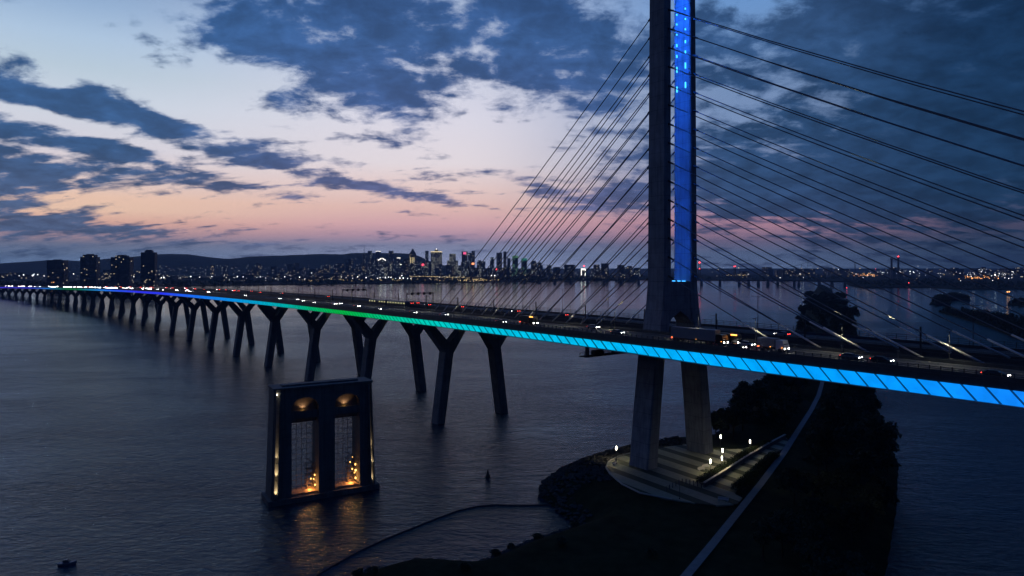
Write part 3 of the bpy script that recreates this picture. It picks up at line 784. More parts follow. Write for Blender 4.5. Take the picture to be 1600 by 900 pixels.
# ------------------------------------------------------------------ vehicles
PAINT = {'black': (.012, .012, .014), 'silver': (.35, .36, .38), 'white': (.7, .7, .7), 'blue': (.03, .06, .18), 'grey': (.12, .12, .13), 'red': (.22, .02, .02)}
for k_, c_ in PAINT.items(): M['p_' + k_] = mat('car_paint_' + k_, c_, .3)
def wheel(root, x, y, r=.33, w=.22):
    mb = MB(); mb.tube((x, y - w / 2, r), (x, y + w / 2, r), r, n=12); wh = obj('wheel', mb, M['rubber'], root, loc='local')
def car(paint, label, group=None, body_h=1.45, far=False, name='car', head=True):
    r = empty(name, (0, 0, 0)); tag(r, label, 'car', group)
    L, Wd = 4.5, 1.8
    prof_ = [(-2.25, .35, .80, .86), (-2.1, .28, .95, .92), (-1.2, .25, 1.0, 1.0), (.6, .25, .98, 1.0), (1.5, .26, .88, .98), (2.1, .3, .74, .9), (2.25, .36, .62, .8)]
    rings = []
    for x, z0, z1, w in prof_:
        h = Wd / 2 * w; rings.append([(x, -h, z0), (x, h, z0), (x, h, z1 * .8), (x, h * .93, z1), (x, -h * .93, z1), (x, -h, z1 * .8)])
    mb = MB().loft(rings)
    rr = []                                       # roof panel
    for x, z in ((-1.25, body_h - .04), (-.8, body_h), (.15, body_h), (.45, body_h - .05)): rr.append([(x, -.66, z - .06), (x, .66, z - .06), (x, .6, z), (x, -.6, z)])
    mb.loft(rr)
    obj('body', mb, M['p_' + paint], r, loc='local')
    if not far:
        gl = []
        for x, z0, z1, w0, w1 in ((-1.95, .9, .96, .8, .78), (-1.2, .93, body_h - .07, .84, .67), (.4, .93, body_h - .07, .84, .67), (1.25, .86, .92, .82, .8)): gl.append([(x, -w0, z0), (x, w0, z0), (x, w1, z1), (x, -w1, z1)])
        obj('windows', MB().loft(gl), M['glass'], r, loc='local')
        for x in (-1.4, 1.4):
            for y in (-.82, .82): wheel(r, x, y)
    sc = 1.0 if not far else 1.55
    for y in (-.62, .62):
        mb = MB(); mb.ball((2.16, y, .66), .15 * sc, 8, 4, (.6, 1.25, .8)); obj('headlight', mb, M['headfar' if far else 'head'], r, loc='local')
        mb = MB(); mb.ball((-2.2, y, .78), .14 * sc, 8, 4, (.5, 1.3, .8)); obj('taillight', mb, M['tail'], r, loc='local')
    return r
def put(o, s, lane, back=False):
    _, t, _n = frame(s); o.location = P(s, lane, zb(s) + 1.512)
    o.rotation_euler = (0, 0, rz_of(t) + (math.pi if back else 0)); return o
LN = (-24.2, -20.4, -16.7, -12.8)
# near roadway: headlights, coming this way
def relabel(o, label, group=None): o['label'] = label; return o
near_cars = [
 (382, 1, 'silver', 'silver car with bright headlights on the bridge, leftmost before the queue thins out', 'silver'),
 (436, 1, 'grey', 'grey car with headlights alone on the bridge lane above the turquoise light band', ''),
 (463, 2, 'silver', 'bright leading car of a close pair on the bridge left of the first gantry', ''),
 (472, 1, 'red', 'red car close beside a brighter car on the bridge left of the first gantry', ''),
 (489, 0, 'black', 'black car with headlights nearing the first signal gantry', ''),
 (522, 1, 'white', 'white car with strong headlights just left of the first signal gantry leg', ''),
 (530, 2, 'silver', 'silver car half hidden beside a white car left of the first signal gantry leg', ''),
 (558, 1, 'grey', 'car with small headlights below the first signal gantry, over the green light band', ''),
 (590, 0, 'black', 'black car with paired headlights over the green light band, below the train', ''),
 (645, 0, 'black', 'black car with headlights under the second signal gantry', ''),
 (694, 1, 'white', 'white car at the feet of the outermost stay cables', ''),
 (783, 0, 'black', 'black car just left of the orange lit truck among the cable feet', ''),
 (965, 1, 'grey', 'grey car with headlights on just left of the tower', ''),
 (927, 3, 'silver', 'pale car in the lane by the cable feet left of the tower', ''),
 (1152, 0, 'black', 'dark car with warm headlights right of the tower, in front of the truck', ''),
 (1166, 2, 'silver', 'silver car in the inner lane right of the tower beside a dark car', ''),
 (1330, 1, 'grey', 'grey car with red tail lamp passing the foot of a lit stay cable', ''),
 (1378, 1, 'black', 'black car between two bright cable feet on the right part of the bridge', ''),
 (1556, 0, 'black', 'black car at the far right end of the bridge deck, red and white lights', '')]
protos = {}
def take(paint, label, group=None, far=False):
    key = (paint, far)
    if key not in protos: protos[key] = car(paint, label, group, far=far); return protos[key]
    c = copy_tree(protos[key]); c['label'] = label
    if group: c['group'] = group
    elif 'group' in c: del c['group']
    return c
for px, ln, paint, label, _x in near_cars: put(take(paint, label), spx(px, LN[ln]), LN[ln])
# far queue of headlights, too small to tell apart
rnd = random.Random(11)
s = -655.0; i = 0
while s > -2120:
    ln = LN[rnd.randrange(4)]; dense = -2120 < s < -760
    put(take(rnd.choice(['black', 'grey', 'silver', 'white']), 'distant oncoming car in the string of white headlights at the bridge far end', 'oncoming cars strung along the far end of the bridge', True), s, ln)
    gap = 7 + rnd.expovariate(1 / 12.0) if dense else rnd.uniform(22, 50)
    if -1780 < s < -1700 or -2000 < s < -1960: gap += 40
    s -= gap; i += 1
# far roadway: tail lights, driving away
for px, o, paint, label in [
 (318, 14, 'black', 'leftmost of the cars showing red tail lights on the far roadway'), (352, 18, 'grey', 'car with red tail lights on the far roadway, behind a bright headlight'),
 (372, 15, 'black', 'black car with red tail lights between catenary masts on the far roadway'), (392, 21, 'silver', 'silver car with amber and red lights on the far roadway'),
 (405, 15, 'grey', 'grey car second from the front of a trio of tail lights on the far roadway'), (441, 18, 'black', 'black car with a wide red glow on the far roadway, above the turquoise band'),
 (511, 18, 'black', 'lone car with faint red lights on the far roadway left of the first gantry'), (641, 15, 'red', 'car with bright orange red brake lights under the second gantry'),
 (650, 19, 'black', 'second car of the braking pair under the second gantry'), (668, 14.5, 'black', 'car with round red brake lights right of the second gantry leg'),
 (719, 17, 'grey', 'car with dim red lights on the far roadway behind the outer stay cables'), (806, 17, 'red', 'red car on the far roadway above the orange lit truck'),
 (880, 18, 'grey', 'car with a tiny red light on the far roadway among the inner stay cables'), (1222, 16, 'silver', 'pale car on the far roadway right of the tower, behind the box truck')]:
    put(take(paint, label), spx(px, o), o, True)
rnd = random.Random(5); s = -680.0
while s > -1500:
    put(take(rnd.choice(['black', 'grey', 'red']), 'distant car with red tail lights on the far roadway of the bridge', 'cars driving away along the far roadway', True), s, rnd.choice((13, 17, 21)), True)
    s -= rnd.uniform(30, 80)

def truck(name, label, length, cab_paint, box_mat, hgt=3.9, cat='truck', cab_len=2.3, marker=False, s=0, ln=0):
    r = empty(name, (0, 0, 0)); tag(r, label, cat)
    xf = length / 2
    mb = MB().loft([[(x, -1.2, z0), (x, 1.2, z0), (x, 1.2, z1), (x, -1.2, z1)] for x, z0, z1 in ((xf - cab_len, .7, 3.0), (xf - .5, .7, 3.0), (xf - .15, .7, 1.9), (xf, .7, 1.7))]); obj('cab', mb, M['p_' + cab_paint], r, loc='local')
    mb = MB().loft([[(x, -1.1, z0), (x, 1.1, z0), (x, 1.05, z1), (x, -1.05, z1)] for x, z0, z1 in ((xf - .62, 1.95, 2.8), (xf - .17, 1.95, 2.05))]); obj('windscreen', mb, M['glass'], r, loc='local')
    mb = MB(); mb.box(((-xf + xf - cab_len - .3) / 2, 0, (1.1 + hgt) / 2), (length - cab_len - .3, 2.55, hgt - 1.1)); obj('cargo_box', mb, box_mat, r, loc='local')
    mb = MB(); mb.box((-.1, 0, .85), (length - .4, 1.0, .35)); obj('chassis', mb, M['steel'], r, loc='local')
    xs_ = [xf - 1.2] + ([-xf + 1.2, -xf + 2.4] if length > 9 else [-xf + 1.5]) + ([xf - 4.2, xf - 5.4] if length > 14 else [])
    for x in xs_:
        for y in (-1.05, 1.05): wheel(r, x, y, .5, .35)
    for y in (-.9, .9):
        mb = MB(); mb.ball((xf - .02, y, .95), .2, 8, 4, (.6, 1.2, .8)); obj('headlight', mb, M['head'], r, loc='local')
        mb = MB(); mb.ball((-xf, y, 1.0), .15, 8, 4, (.6, 1.2, .8)); obj('taillight', mb, M['tail'], r, loc='local')
    for x in ([xf - .6, -xf + .5, 0] if not marker else [xf - 1.0]):
        mb = MB(); mb.box((x, -1.3, 1.2 if not marker else hgt - .2), (.16 if not marker else 1.9, .08, .12 if not marker else .3)); obj('marker_light', mb, M['amber'], r, loc='local')
    return put(r, s, ln)
M['box_w'] = mat('trailer_panel', (.22, .235, .27), .5, var=.08); M['box_d'] = mat('dark_trailer_panel', (.07, .065, .06), .6)
truck('semi_trailer_truck', 'long white semi trailer truck passing in front of the tower', 17.5, 'black', M['box_w'], 4.1, s=spx(1092, LN[1]), ln=LN[1])
truck('flatbed_truck', 'dark truck with an orange roof marker right of the tower, ahead of the white trailer', 8.0, 'black', M['box_d'], 3.1, marker=True, s=spx(1136, LN[2]), ln=LN[2])
truck('box_truck', 'small white box truck with headlights on the right side of the tower', 7.4, 'white', M['box_w'], 3.3, s=spx(1208, LN[1]), ln=LN[1])
truck('delivery_truck', 'dark delivery truck with an orange light bar among the cable feet left of the tower', 7.8, 'black', M['box_d'], 3.3, marker=True, s=spx(826, LN[1]), ln=LN[1])
# light metro train on the middle track
sA, sB = spx(579, 2.2), spx(638, 2.2)
tr = empty('metro_train', P((sA + sB) / 2, 2.2, zb(-340) + 1.0)); tag(tr, 'metro train with a row of lit yellow windows on the middle track of the bridge', 'train')
M['carlit'] = glow('lit_train_window', (1.0, .93, .45), .8)
n_car = 2; Lc = (sB - sA) / n_car
for k in range(n_car):
    a, b = sA + Lc * k + .4, sA + Lc * (k + 1) - .4; mid = (a + b) / 2; _, t, n = frame(mid)
    q = [(-1.45, 1.2), (1.45, 1.2), (1.5, 3.6), (1.2, 4.5), (-1.2, 4.5), (-1.5, 3.6)]
    mb = MB().loft([[tuple(P(s_, 2.2 + o * f, zb(s_) + 1.2 + (z - 1.2) * f)) for o, z in q] for s_, f in ((a, .85), (a + 1, 1), (b - 1, 1), (b, .85))])
    c = obj('carriage', mb, M['p_grey'], tr)
    for j in range(7):
        if j == 3 and k == 0: continue
        s_ = a + 1.6 + (b - a - 3.2) * j / 6
        mb = MB(); mb.box(P(s_, 2.2 - 1.53, zb(s_) + 3.3), (.95, .06, .6), (t, n)); obj('window', mb, M['carlit'], c)

# ------------------------------------------------------------------ old twin-arched bridge pier
A0, A1 = ground(416, 792), ground(592.5, 761.7)
ux = (A1 - A0).normalized(); uy = Vector((-ux.y, ux.x, 0)); WP = (A1 - A0).length; TH = 8.0; HP = 33.2
def Q(u, v, z): return A0 + ux * u + uy * v + Vector((0, 0, z))
op = empty('old_bridge_pier', Q(WP / 2, TH / 2, 0)); tag(op, 'old concrete pier with two tall arched openings lit orange, standing alone in the water', 'bridge pier')
def blk(mb, u0, u1, v0, v1, z0, z1): return mb.hexa([Q(u0, v0, z0), Q(u1, v0, z0), Q(u1, v1, z0), Q(u0, v1, z0)], [Q(u0, v0, z1), Q(u1, v0, z1), Q(u1, v1, z1), Q(u0, v1, z1)])
o1a, o1b, o2a, o2b = 7.2, 15.2, 20.0, 27.8       # the openings
ZS = 27.2                                         # arch spring
mb = MB()
sl = 1.1                                          # slight batter of the end walls
E0, E1 = 1.2, WP - 1.2
for u0, u1 in ((E0, o1a), (o1b, o2a), (o2b, E1)):
    ua, ub = (u0 + sl if u0 == E0 else u0), (u1 - sl if u1 == E1 else u1)
    mb.hexa([Q(u0, 0, -2), Q(u1, 0, -2), Q(u1, TH, -2), Q(u0, TH, -2)], [Q(ua, .3, HP), Q(ub, .3, HP), Q(ub, TH - .3, HP), Q(ua, TH - .3, HP)])
for a, b in ((o1a, o1b), (o2a, o2b)):            # solid spandrels above each arch
    c, r = (a + b) / 2, (b - a) / 2; n = 16
    arc = [(c - r * math.cos(math.pi * i / n), ZS + r * .8 * math.sin(math.pi * i / n)) for i in range(n + 1)]
    for (ua, za), (ub, zb2) in zip(arc, arc[1:]):
        mb.hexa([Q(ua, .3, za), Q(ub, .3, zb2), Q(ub, TH - .3, zb2), Q(ua, TH - .3, za)], [Q(ua, .3, HP - .003), Q(ub, .3, HP - .003), Q(ub, TH - .3, HP - .003), Q(ua, TH - .3, HP - .003)])
obj('wall', mb, M['oldconc'], op)
mb = MB(); blk(mb, E0 + .8, E1 - .8, -.15, TH + .15, HP, HP + .55); blk(mb, 5, WP - 6, 2.5, 5.5, HP + .55, HP + 1.0); obj('coping', mb, M['oldconc'], op)
mb = MB(); blk(mb, .3, WP - .3, -1.3, TH + 1.0, -2, 1.6); obj('footing', mb, M['oldconc'], op)
M['plank'] = mat('weathered_planks', (.34, .24, .16), .8, var=.4, scale=.9)
M['scaf'] = mat('rusty_tube', (.12, .09, .07), .6, .4)
for a, b in ((o1a, o1b), (o2a, o2b)):
    c = (a + b) / 2
    mb = MB(); blk(mb, a + .003, b - .003, 3.0, 3.7, 22.6, HP - 1.0); obj('arch_screen', mb, M['oldconc'], op)      # recessed wall under the arch
    mb = MB(); blk(mb, a + .003, b - .003, 1.2, 2.2, 24.0, 26.2); obj('tie_beam', mb, M['oldconc'], op)
    mb = MB(); mb.box(Q(c - .2, 2.6, 25.9), (.8, .35, .25), (ux, uy)); obj('uplight', mb, M['warm'], op)
    l = bpy.data.lights.new('uplight_beam', 'SPOT'); l.energy = 210; l.color = (1.0, .5, .22); l.spot_size = R(125); l.spot_blend = .7; l.shadow_soft_size = .1
    o = bpy.data.objects.new('uplight_beam', l); COL.objects.link(o); o.parent = op; o.location = Q(c - .2, 2.0, 26.75) - wpos(op)
    o.rotation_euler = (uy * .55 + Vector((0, 0, 1))).to_track_quat('-Z', 'Y').to_euler()
    mb = MB()                                     # access stair tower inside the opening
    for uu in (b - 2.6, b - .5):
        for vv in (3.9, 6.4): mb.tube(Q(uu, vv, 1.7), Q(uu, vv, 9.6), .09)
    for q in range(5):
        z = 2.6 + q * 1.7
        blk(mb, b - 2.6, b - .5, 3.9, 6.4, z, z + .08)
        mb.tube(Q(b - 2.5 if q % 2 else b - .6, 4.1, z), Q(b - .6 if q % 2 else b - 2.5, 4.1, z + 1.7), .1)
    obj('stair_tower', mb, M['scaf'], op)
    mb = MB()
    for i in range(5): u = a + .9 + i * (b - a - 1.8) / 4; mb.tube(Q(u, 5.0, 2.0), Q(u, 5.0, 22.5), .07, n=4)
    for i in range(13):
        z = 3.2 + i * 1.55; mb.tube(Q(a + .1, 5.0, z), Q(b - .1, 5.0, z), .06, n=4)
        if i % 2: mb.tube(Q(a + .9, 5.1, z), Q(b - .9, 5.1, z + 1.55), .05, n=4)
    obj('scaffold', mb, M['scaf'], op)
    mb = MB(); blk(mb, a + .2, b - .2, .8, TH - .8, 1.7, 2.0); obj('deck_plate', mb, M['plank'], op)
    for du, dv, z, k in (((.4, 3.2, 3.1, 1), (.4, 4.6, 4.4, 1.3), (1.6, 3.4, 5.1, .8), (.4, 3.6, 6.0, .9)) if a == o1a else ((.4, 3.2, 3.2, 1.2), (.4, 4.2, 4.6, 1), (.4, 3.2, 5.6, 1.4), (1.4, 3.4, 6.1, .9), (1.9, 4.0, 8.2, .7), (.4, 3.4, 7.4, 1.1), (1.0, 4.4, 9.6, .6))):
        mb = MB(); mb.box(Q(b - du, dv, z), (.26 * k, .22, .42 * k), (ux, uy)); obj('work_lamp', mb, M['warm'], op)
    mb = MB(); mb.box(Q(a + .3, 3.2, 3.2), (.2, .25, .6), (ux, uy)); obj('work_lamp', mb, M['warm'], op)
    for du, z, e in ((1.4, 2.7, 480), (.9, 4.6, 90)):
        l = bpy.data.lights.new('work_lamp_glow', 'POINT'); l.energy = e; l.color = (1.0, .40, .10); l.shadow_soft_size = .25
        o = bpy.data.objects.new('work_lamp_glow', l); COL.objects.link(o); o.parent = op; o.location = Q(b - du - .6, 3.0, z) - wpos(op)
M['bright_strip'] = mat('brightened_concrete_strip', (.4, .38, .34), .8, var=.25, scale=1.2)  # paler than the wall, to brighten the lit strip
for u, sg in ((E0 + 1.25, -1), (E1 - 1.25, 1)):  # added fins confine the floodlight to a strip near both ends of the face
    wd_ = .5 if sg < 0 else .3; u1_ = u - sg * .8
    mb = MB()
    for e in (-1, 1):
        c0, c1 = u + e * (wd_ + .15), u1_ + e * (wd_ + .15)
        mb.hexa([Q(c0 - .15, -1.1, 1.6), Q(c0 + .15, -1.1, 1.6), Q(c0 + .15, .1, 1.6), Q(c0 - .15, .1, 1.6)], [Q(c1 - .15, -.8, HP - .5), Q(c1 + .15, -.8, HP - .5), Q(c1 + .15, .4, HP - .5), Q(c1 - .15, .4, HP - .5)])
    obj('light_fin', mb, M['oldconc'], op)
    mb = MB(); mb.hexa([Q(u - wd_, -.12, 1.6), Q(u + wd_, -.12, 1.6), Q(u + wd_, .1, 1.6), Q(u - wd_, .1, 1.6)], [Q(u1_ - wd_, .2, HP - .5), Q(u1_ + wd_, .2, HP - .5), Q(u1_ + wd_, .4, HP - .5), Q(u1_ - wd_, .4, HP - .5)]); obj('wash_strip', mb, M['bright_strip'], op)
    for z, e in ((2.2, 1300), (7.5, 1100), (12.5, 600)):  # upper lamps added to carry the glow higher
        p0 = Q(u + (u1_ - u) * z / HP, -.75, z)
        mb = MB(); mb.box(p0 - Vector((0, 0, .2)), (.3, .3, .25), (ux, uy)); obj('floodlight', mb, M['rail'], op)
        l = bpy.data.lights.new('strip_wash', 'SPOT'); l.energy = e * (1 if sg < 0 else .8); l.color = (1.0, .74, .40); l.spot_size = R(58); l.spot_blend = .9; l.shadow_soft_size = .12
        o = bpy.data.objects.new('strip_wash', l); COL.objects.link(o); o.parent = op; o.location = p0 - wpos(op)
        o.rotation_euler = (Q(u1_, .4, z + 9) - p0).to_track_quat('-Z', 'Y').to_euler()
mb = MB(); mb.ball(Q(2.9, -.2, HP - 1.1), .16); obj('marker_lamp', mb, M['lamp'], op)

# ------------------------------------------------------------------ plaza furniture
def street_lamp(px, py, label, h=4.7, lit=True, energy=170):
    b = ground(px, py + (21.5 if lit else 0), PLZ)
    r = empty('street_lamp', b); tag(r, label, 'street lamp', None)
    mb = MB(); mb.tube((0, 0, 0), (0, 0, .35), .16, n=8); mb.tube((0, 0, .35), (0, 0, h - 1.25), .075, n=8); obj('lamp_post', mb, M['steel'], r, loc='local')
    mb = MB(); mb.tube((0, 0, h - 1.2), (0, 0, h), .17, n=10); obj('lamp_head', mb, M['lamp'] if lit else M['rail'], r, loc='local')
    mb = MB(); mb.tube((0, 0, h + .002), (0, 0, h + .1), .2, n=10); obj('lamp_cap', mb, M['steel'], r, loc='local')
    if lit:
        l = bpy.data.lights.new('lamp_light', 'SPOT'); l.energy = energy * 2.5; l.color = (1.0, .84, .5); l.shadow_soft_size = .3; l.spot_size = R(165); l.spot_blend = .5
        o = bpy.data.objects.new('lamp_light', l); COL.objects.link(o); o.parent = r; o.location = (0, -.5, h - .3)
    return r
street_lamp(963, 698, 'lit street lamp alone at the water end of the plaza, left of the tower foot')
street_lamp(1126, 679, 'lit street lamp nearest the dark trees, behind the right tower foot')
street_lamp(1172, 687, 'lit street lamp farthest right, above the long ramp wall')
street_lamp(1129, 702, 'small lit street lamp in the middle of the three beside the right tower foot')
street_lamp(1128, 715, 'bright street lamp lowest of the column of lamps right of the tower foot')
street_lamp(1110, 720, 'slim lit street lamp in front of the ramp wall, nearest the tower foot')
street_lamp(1062, 780, 'unlit street lamp at the front edge of the plaza by the bollards', h=4.9, lit=False)
for i, (px, py) in enumerate([(1041, 768), (1046, 765), (1051, 762), (1056, 759.5), (1061, 757), (1066, 755.5), (1072, 756), (1078, 757), (1084, 758.5), (1090, 760), (1096, 762)]):
    b = ground(px, py, PLZ + .06); mb = MB(); mb.tube((0, 0, 0), (0, 0, 1.35), .15, .13, 8); mb.ball((0, 0, 1.35), .13, 8, 4)
    if i == 0: bol = obj('bollard', mb, M['steel'], loc='local')
    o = bol if i == 0 else bol.copy()
    if i: COL.objects.link(o)
    o.location = b; tag(o, 'dark bollard in the short curved row across the plaza', 'bollard', 'bollards across the plaza')
def bench(px, py, label, ang_):
    r = empty('bench', ground(px, py, PLZ + .06), ang_); tag(r, label, 'bench')
    mb = MB(); mb.box((0, 0, .47), (2.8, .7, .12)); obj('seat', mb, M['bench'], r, loc='local')
    for x in (-1.1, 1.1):
        mb = MB(); mb.box((x, 0, .2), (.3, .6, .41)); obj('leg', mb, M['kerb'], r, loc='local')
    mb = MB(); mb.box((0, .32, .8), (2.8, .1, .5)); obj('backrest', mb, M['bench'], r, loc='local')
bench(961, 726, 'pale bench at the water end of the plaza beside the rounded kerb', 1.1)
bench(1096, 735, 'pale bench on the plaza in front of the lowest lit lamp', .6)
bench(1103, 731, 'pale bench behind the other one, closest to the slim lamp', .6)
bench(1130, 783, 'pale bench at the front corner of the plaza near the cycle path', -.4)
def wall_line(name, pts, h, th, m, label, cat, cap=None):
    mb = MB(); g = [ground(x, y, PLZ - .2) for x, y in pts]
    for a, b in zip(g, g[1:]):
        t = (b - a).normalized(); w = Vector((-t.y, t.x, 0)) * th / 2; u = Vector((0, 0, h))
        mb.hexa([a - w, b - w, b + w, a + w], [a - w + u, b - w + u, b + w + u, a + w + u])
    o = centred(name, mb, m); tag(o, label, cat)
    if cap:
        mb = MB()
        for a, b in zip(g, g[1:]):
            t = (b - a).normalized(); w = Vector((-t.y, t.x, 0)) * (th / 2 + .1); u = Vector((0, 0, h + .002)); u2 = Vector((0, 0, h + .2))
            mb.hexa([a - w + u, b - w + u, b + w + u, a + w + u], [a - w + u2, b - w + u2, b + w + u2, a + w + u2])
        c = obj('wall_cap', mb, cap, o)
wall_line('ramp_wall', [(1100, 763), (1130, 744), (1165, 721), (1200, 700), (1227, 685.5)], 1.5, .5, M['oldconc'], 'long low wall with a pale cap running up beside the plaza ramp', 'wall', M['kerb'])
M['planting'] = mat('planting_bed', (.02, .03, .014), .95, var=.5, scale=1.2)
def hedge(pts, wd, h, label, seed):
    rn = random.Random(seed); mb = MB(); g = [ground(x, y, PLZ) for x, y in pts]
    for a, b in zip(g, g[1:]):
        L_ = (b - a).length; t = (b - a).normalized(); nrm = Vector((-t.y, t.x, 0))
        for i in range(int(L_ * wd * 45)):
            p = a + t * rn.uniform(0, L_) + nrm * rn.uniform(-wd / 2, wd / 2) + Vector((0, 0, rn.uniform(.1, h)))
            leaf(mb, p, rn.uniform(.14, .3), rn)
    o = centred('hedge', mb, M['hedge']); tag(o, label, 'hedge')
def leaf(mb, p, r, rn):
    a = Vector((rn.gauss(0, 1), rn.gauss(0, 1), rn.gauss(0, 1))).normalized(); b = a.orthogonal().normalized()
    th = rn.uniform(0, 6.28); c = a.cross(b); e1 = b * math.cos(th) + c * math.sin(th); e2 = a.cross(e1)
    mb.add([p - e1 * r, p - e2 * r * .6, p + e1 * r, p + e2 * r * .6], [(0, 1, 2, 3)])
hedge([(1094, 758), (1130, 736), (1165, 714), (1200, 695)], 3.2, 1.8, 'dark hedge along the upper side of the ramp wall', 1)
hedge([(1150, 766), (1172, 748), (1198, 724), (1212, 712)], 3.0, 1.6, 'dark hedge between the ramp and the cycle path', 2)

# floating boom, buoy, little boat
M['boom'] = mat('boom_float', (.06, .06, .055), .7)
bp = [ground(x, y, .12) for x, y in ((485, 905), (520, 884), (560, 862), (600, 843), (640, 827), (680, 811), (715, 798), (745, 791), (775, 788.5), (810, 789.5), (840, 789), (862, 788))]
mb = MB()
for a, b in zip(bp, bp[1:]):
    n = max(1, int((b - a).length / 2.2))
    for i in range(n):
        p = a + (b - a) * (i / n); q = a + (b - a) * ((i + .96) / n); mb.tube(p, q, .17, n=6)
tag(centred('floating_boom', mb, M['boom']), 'thin floating boom curving over the dark water to the rocky tip', 'boom')
def boat(px, py, ang_, label, s=1.0, mast_=True):
    r = empty('small_boat', ground(px, py), ang_); tag(r, label, 'boat'); r.scale = (s, s, s)
    rings = [[(x, -w * .7, z0), (x, w * .7, z0), (x, w, .8 + sh), (x, -w, .8 + sh)] for x, w, z0, sh in ((-3, .9, -.2, 0), (-1, 1.15, -.3, 0), (1.2, 1.0, -.3, .1), (2.6, .45, -.1, .3), (3.2, .06, .3, .42))]
    obj('hull', MB().loft(rings), M['box_w'], r, loc='local')
    mb = MB().loft([[(x, -.7, .8), (x, .7, .8), (x, .6, z), (x, -.6, z)] for x, z in ((-1.3, 1.9), (.2, 1.95), (.9, 1.0))]); obj('cabin', mb, M['p_grey'], r, loc='local')
    if mast_: mb = MB(); mb.tube((-.6, 0, 1.9), (-.6, 0, 3.6), .05); obj('mast', mb, M['rail'], r, loc='local')
boat(105, 882, .25, 'small grey motor boat drifting in the near left corner of the river', .62)
mb = MB(); mb.tube((0, 0, -.3), (0, 0, .8), .9, .75, 12); mb.tube((0, 0, .8), (0, 0, 2.3), .5, .18, 8); mb.ball((0, 0, 2.4), .22)
by = obj('buoy', mb, M['rock'], loc='local'); by.location = ground(762, 746); tag(by, 'dark buoy in the river between the old pier and the rocky tip', 'buoy')

# ------------------------------------------------------------------ rocks along the shore
rn = random.Random(3); mb = MB()
def rock(mb, c, r, rn):
    pts = [Vector((0, 0, 1)), Vector((0, 0, -1)), Vector((1, 0, 0)), Vector((-1, 0, 0)), Vector((0, 1, 0)), Vector((0, -1, 0)), Vector((.6, .6, .6)), Vector((-.6, .6, .5)), Vector((-.6, -.6, .6)), Vector((.6, -.6, .5))]
    a = rn.uniform(0, 6.28); ca, sa = math.cos(a), math.sin(a); vs = []
    for p in pts:
        k = r * rn.uniform(.7, 1.2); vs.append((c[0] + (p.x * ca - p.y * sa) * k, c[1] + (p.x * sa + p.y * ca) * k, c[2] + p.z * k * .65))
    mb.add(vs, [(2, 4, 6), (4, 3, 7), (3, 5, 8), (5, 2, 9), (0, 2, 6), (0, 6, 4), (0, 4, 7), (0, 7, 3), (0, 3, 8), (0, 8, 5), (0, 5, 9), (0, 9, 2), (1, 4, 2), (1, 3, 4), (1, 5, 3), (1, 2, 5)])
shore = LEFT[2:17]
for (ax, ay), (bx, by_) in zip(shore, shore[1:]):
    L_ = math.hypot(bx - ax, by_ - ay); wide = 21 if 195 < ay < 262 else 6
    for i in range(int(L_ * (13 if wide == 21 else 5))):
        t = rn.random(); off = rn.random() * wide - 1.2
        x = ax + (bx - ax) * t + (by_ - ay) / L_ * off; y = ay + (by_ - ay) * t - (bx - ax) / L_ * off
        h = dike_h(x, y)
        if h < -1.2: continue
        if inside(x, y, [(p.x, p.y) for p in plaza]): continue
        rock(mb, (x, y, h + .1), rn.uniform(.35, 1.0), rn)
stuff(obj('riprap', mb, M['rock']), 'dark boulders heaped along the shore of the island', 'rocks')

# ------------------------------------------------------------------ trees
def tree_proto(name, h, rad, nleaf, seed, leafmat, conic=False, lr=(.28, .6)):
    rn = random.Random(seed)
    r = empty(name, (0, 0, 0))
    mb = MB(); mb.tube((0, 0, -.4), (0, 0, h * .45), h * .024, h * .014, 7); cl = []
    top_ = Vector((0, 0, h * .45))
    for k in range(9):
        a = k * 2.4 + rn.uniform(-.4, .4); zz = h * rn.uniform(.3, .5); ln = rad * rn.uniform(.45, .8)
        e = Vector((math.cos(a) * ln, math.sin(a) * ln, zz + h * rn.uniform(.12, .3)))
        mb.tube((0, 0, zz), e, h * .009, h * .003, 5); cl.append((e, rad * rn.uniform(.36, .55)))
    mb.tube(top_, (0, 0, h * .85), h * .014, h * .003, 6)
    obj('trunk', mb, M['bark'], r, loc='local')
    for k in range(9):
        z = h * rn.uniform(.5, .93); f = 1 - (z / h - .5) * (1.7 if conic else 1.15)
        a = rn.uniform(0, 6.28); cl.append((Vector((math.cos(a) * rad * .55 * f, math.sin(a) * rad * .55 * f, z)), rad * rn.uniform(.28, .46) * (.55 + .45 * f)))
    mb = MB()
    for i in range(nleaf):
        c, cr = cl[rn.randrange(len(cl))]
        q = Vector((rn.gauss(0, 1), rn.gauss(0, 1), rn.gauss(0, 1))).normalized() * cr * rn.random() ** .4
        q.z *= .8; leaf(mb, c + q, rn.uniform(*lr), rn)
    obj('crown', mb, leafmat, r, loc='local')
    return r
protosT = [tree_proto('broadleaf_tree', 10, 4.4, 2600, 1, M['leaf1']), tree_proto('broadleaf_tree', 12, 4.8, 3000, 2, M['leaf2']), tree_proto('broadleaf_tree', 8, 3.9, 2000, 3, M['leaf1']),
           tree_proto('poplar_tree', 13, 2.6, 2000, 4, M['leaf2'], True), tree_proto('bushy_tree', 6, 3.4, 1700, 5, M['leaf2'])]
usedT = [False] * 5
rn = random.Random(21)
PL = [(p.x, p.y) for p in plaza]
def plant(x, y, k, sc, z, label, group):
    src = protosT[k]
    o = copy_tree(src) if usedT[k] else src
    usedT[k] = True
    o.location = (x, y, z); o.rotation_euler.z = rn.uniform(0, 6.28); q = sc * rn.uniform(.88, 1.12); o.scale = (sc * rn.uniform(.9, 1.15), sc * rn.uniform(.9, 1.15), q)
    tag(o, label, 'tree', group)
placed = []
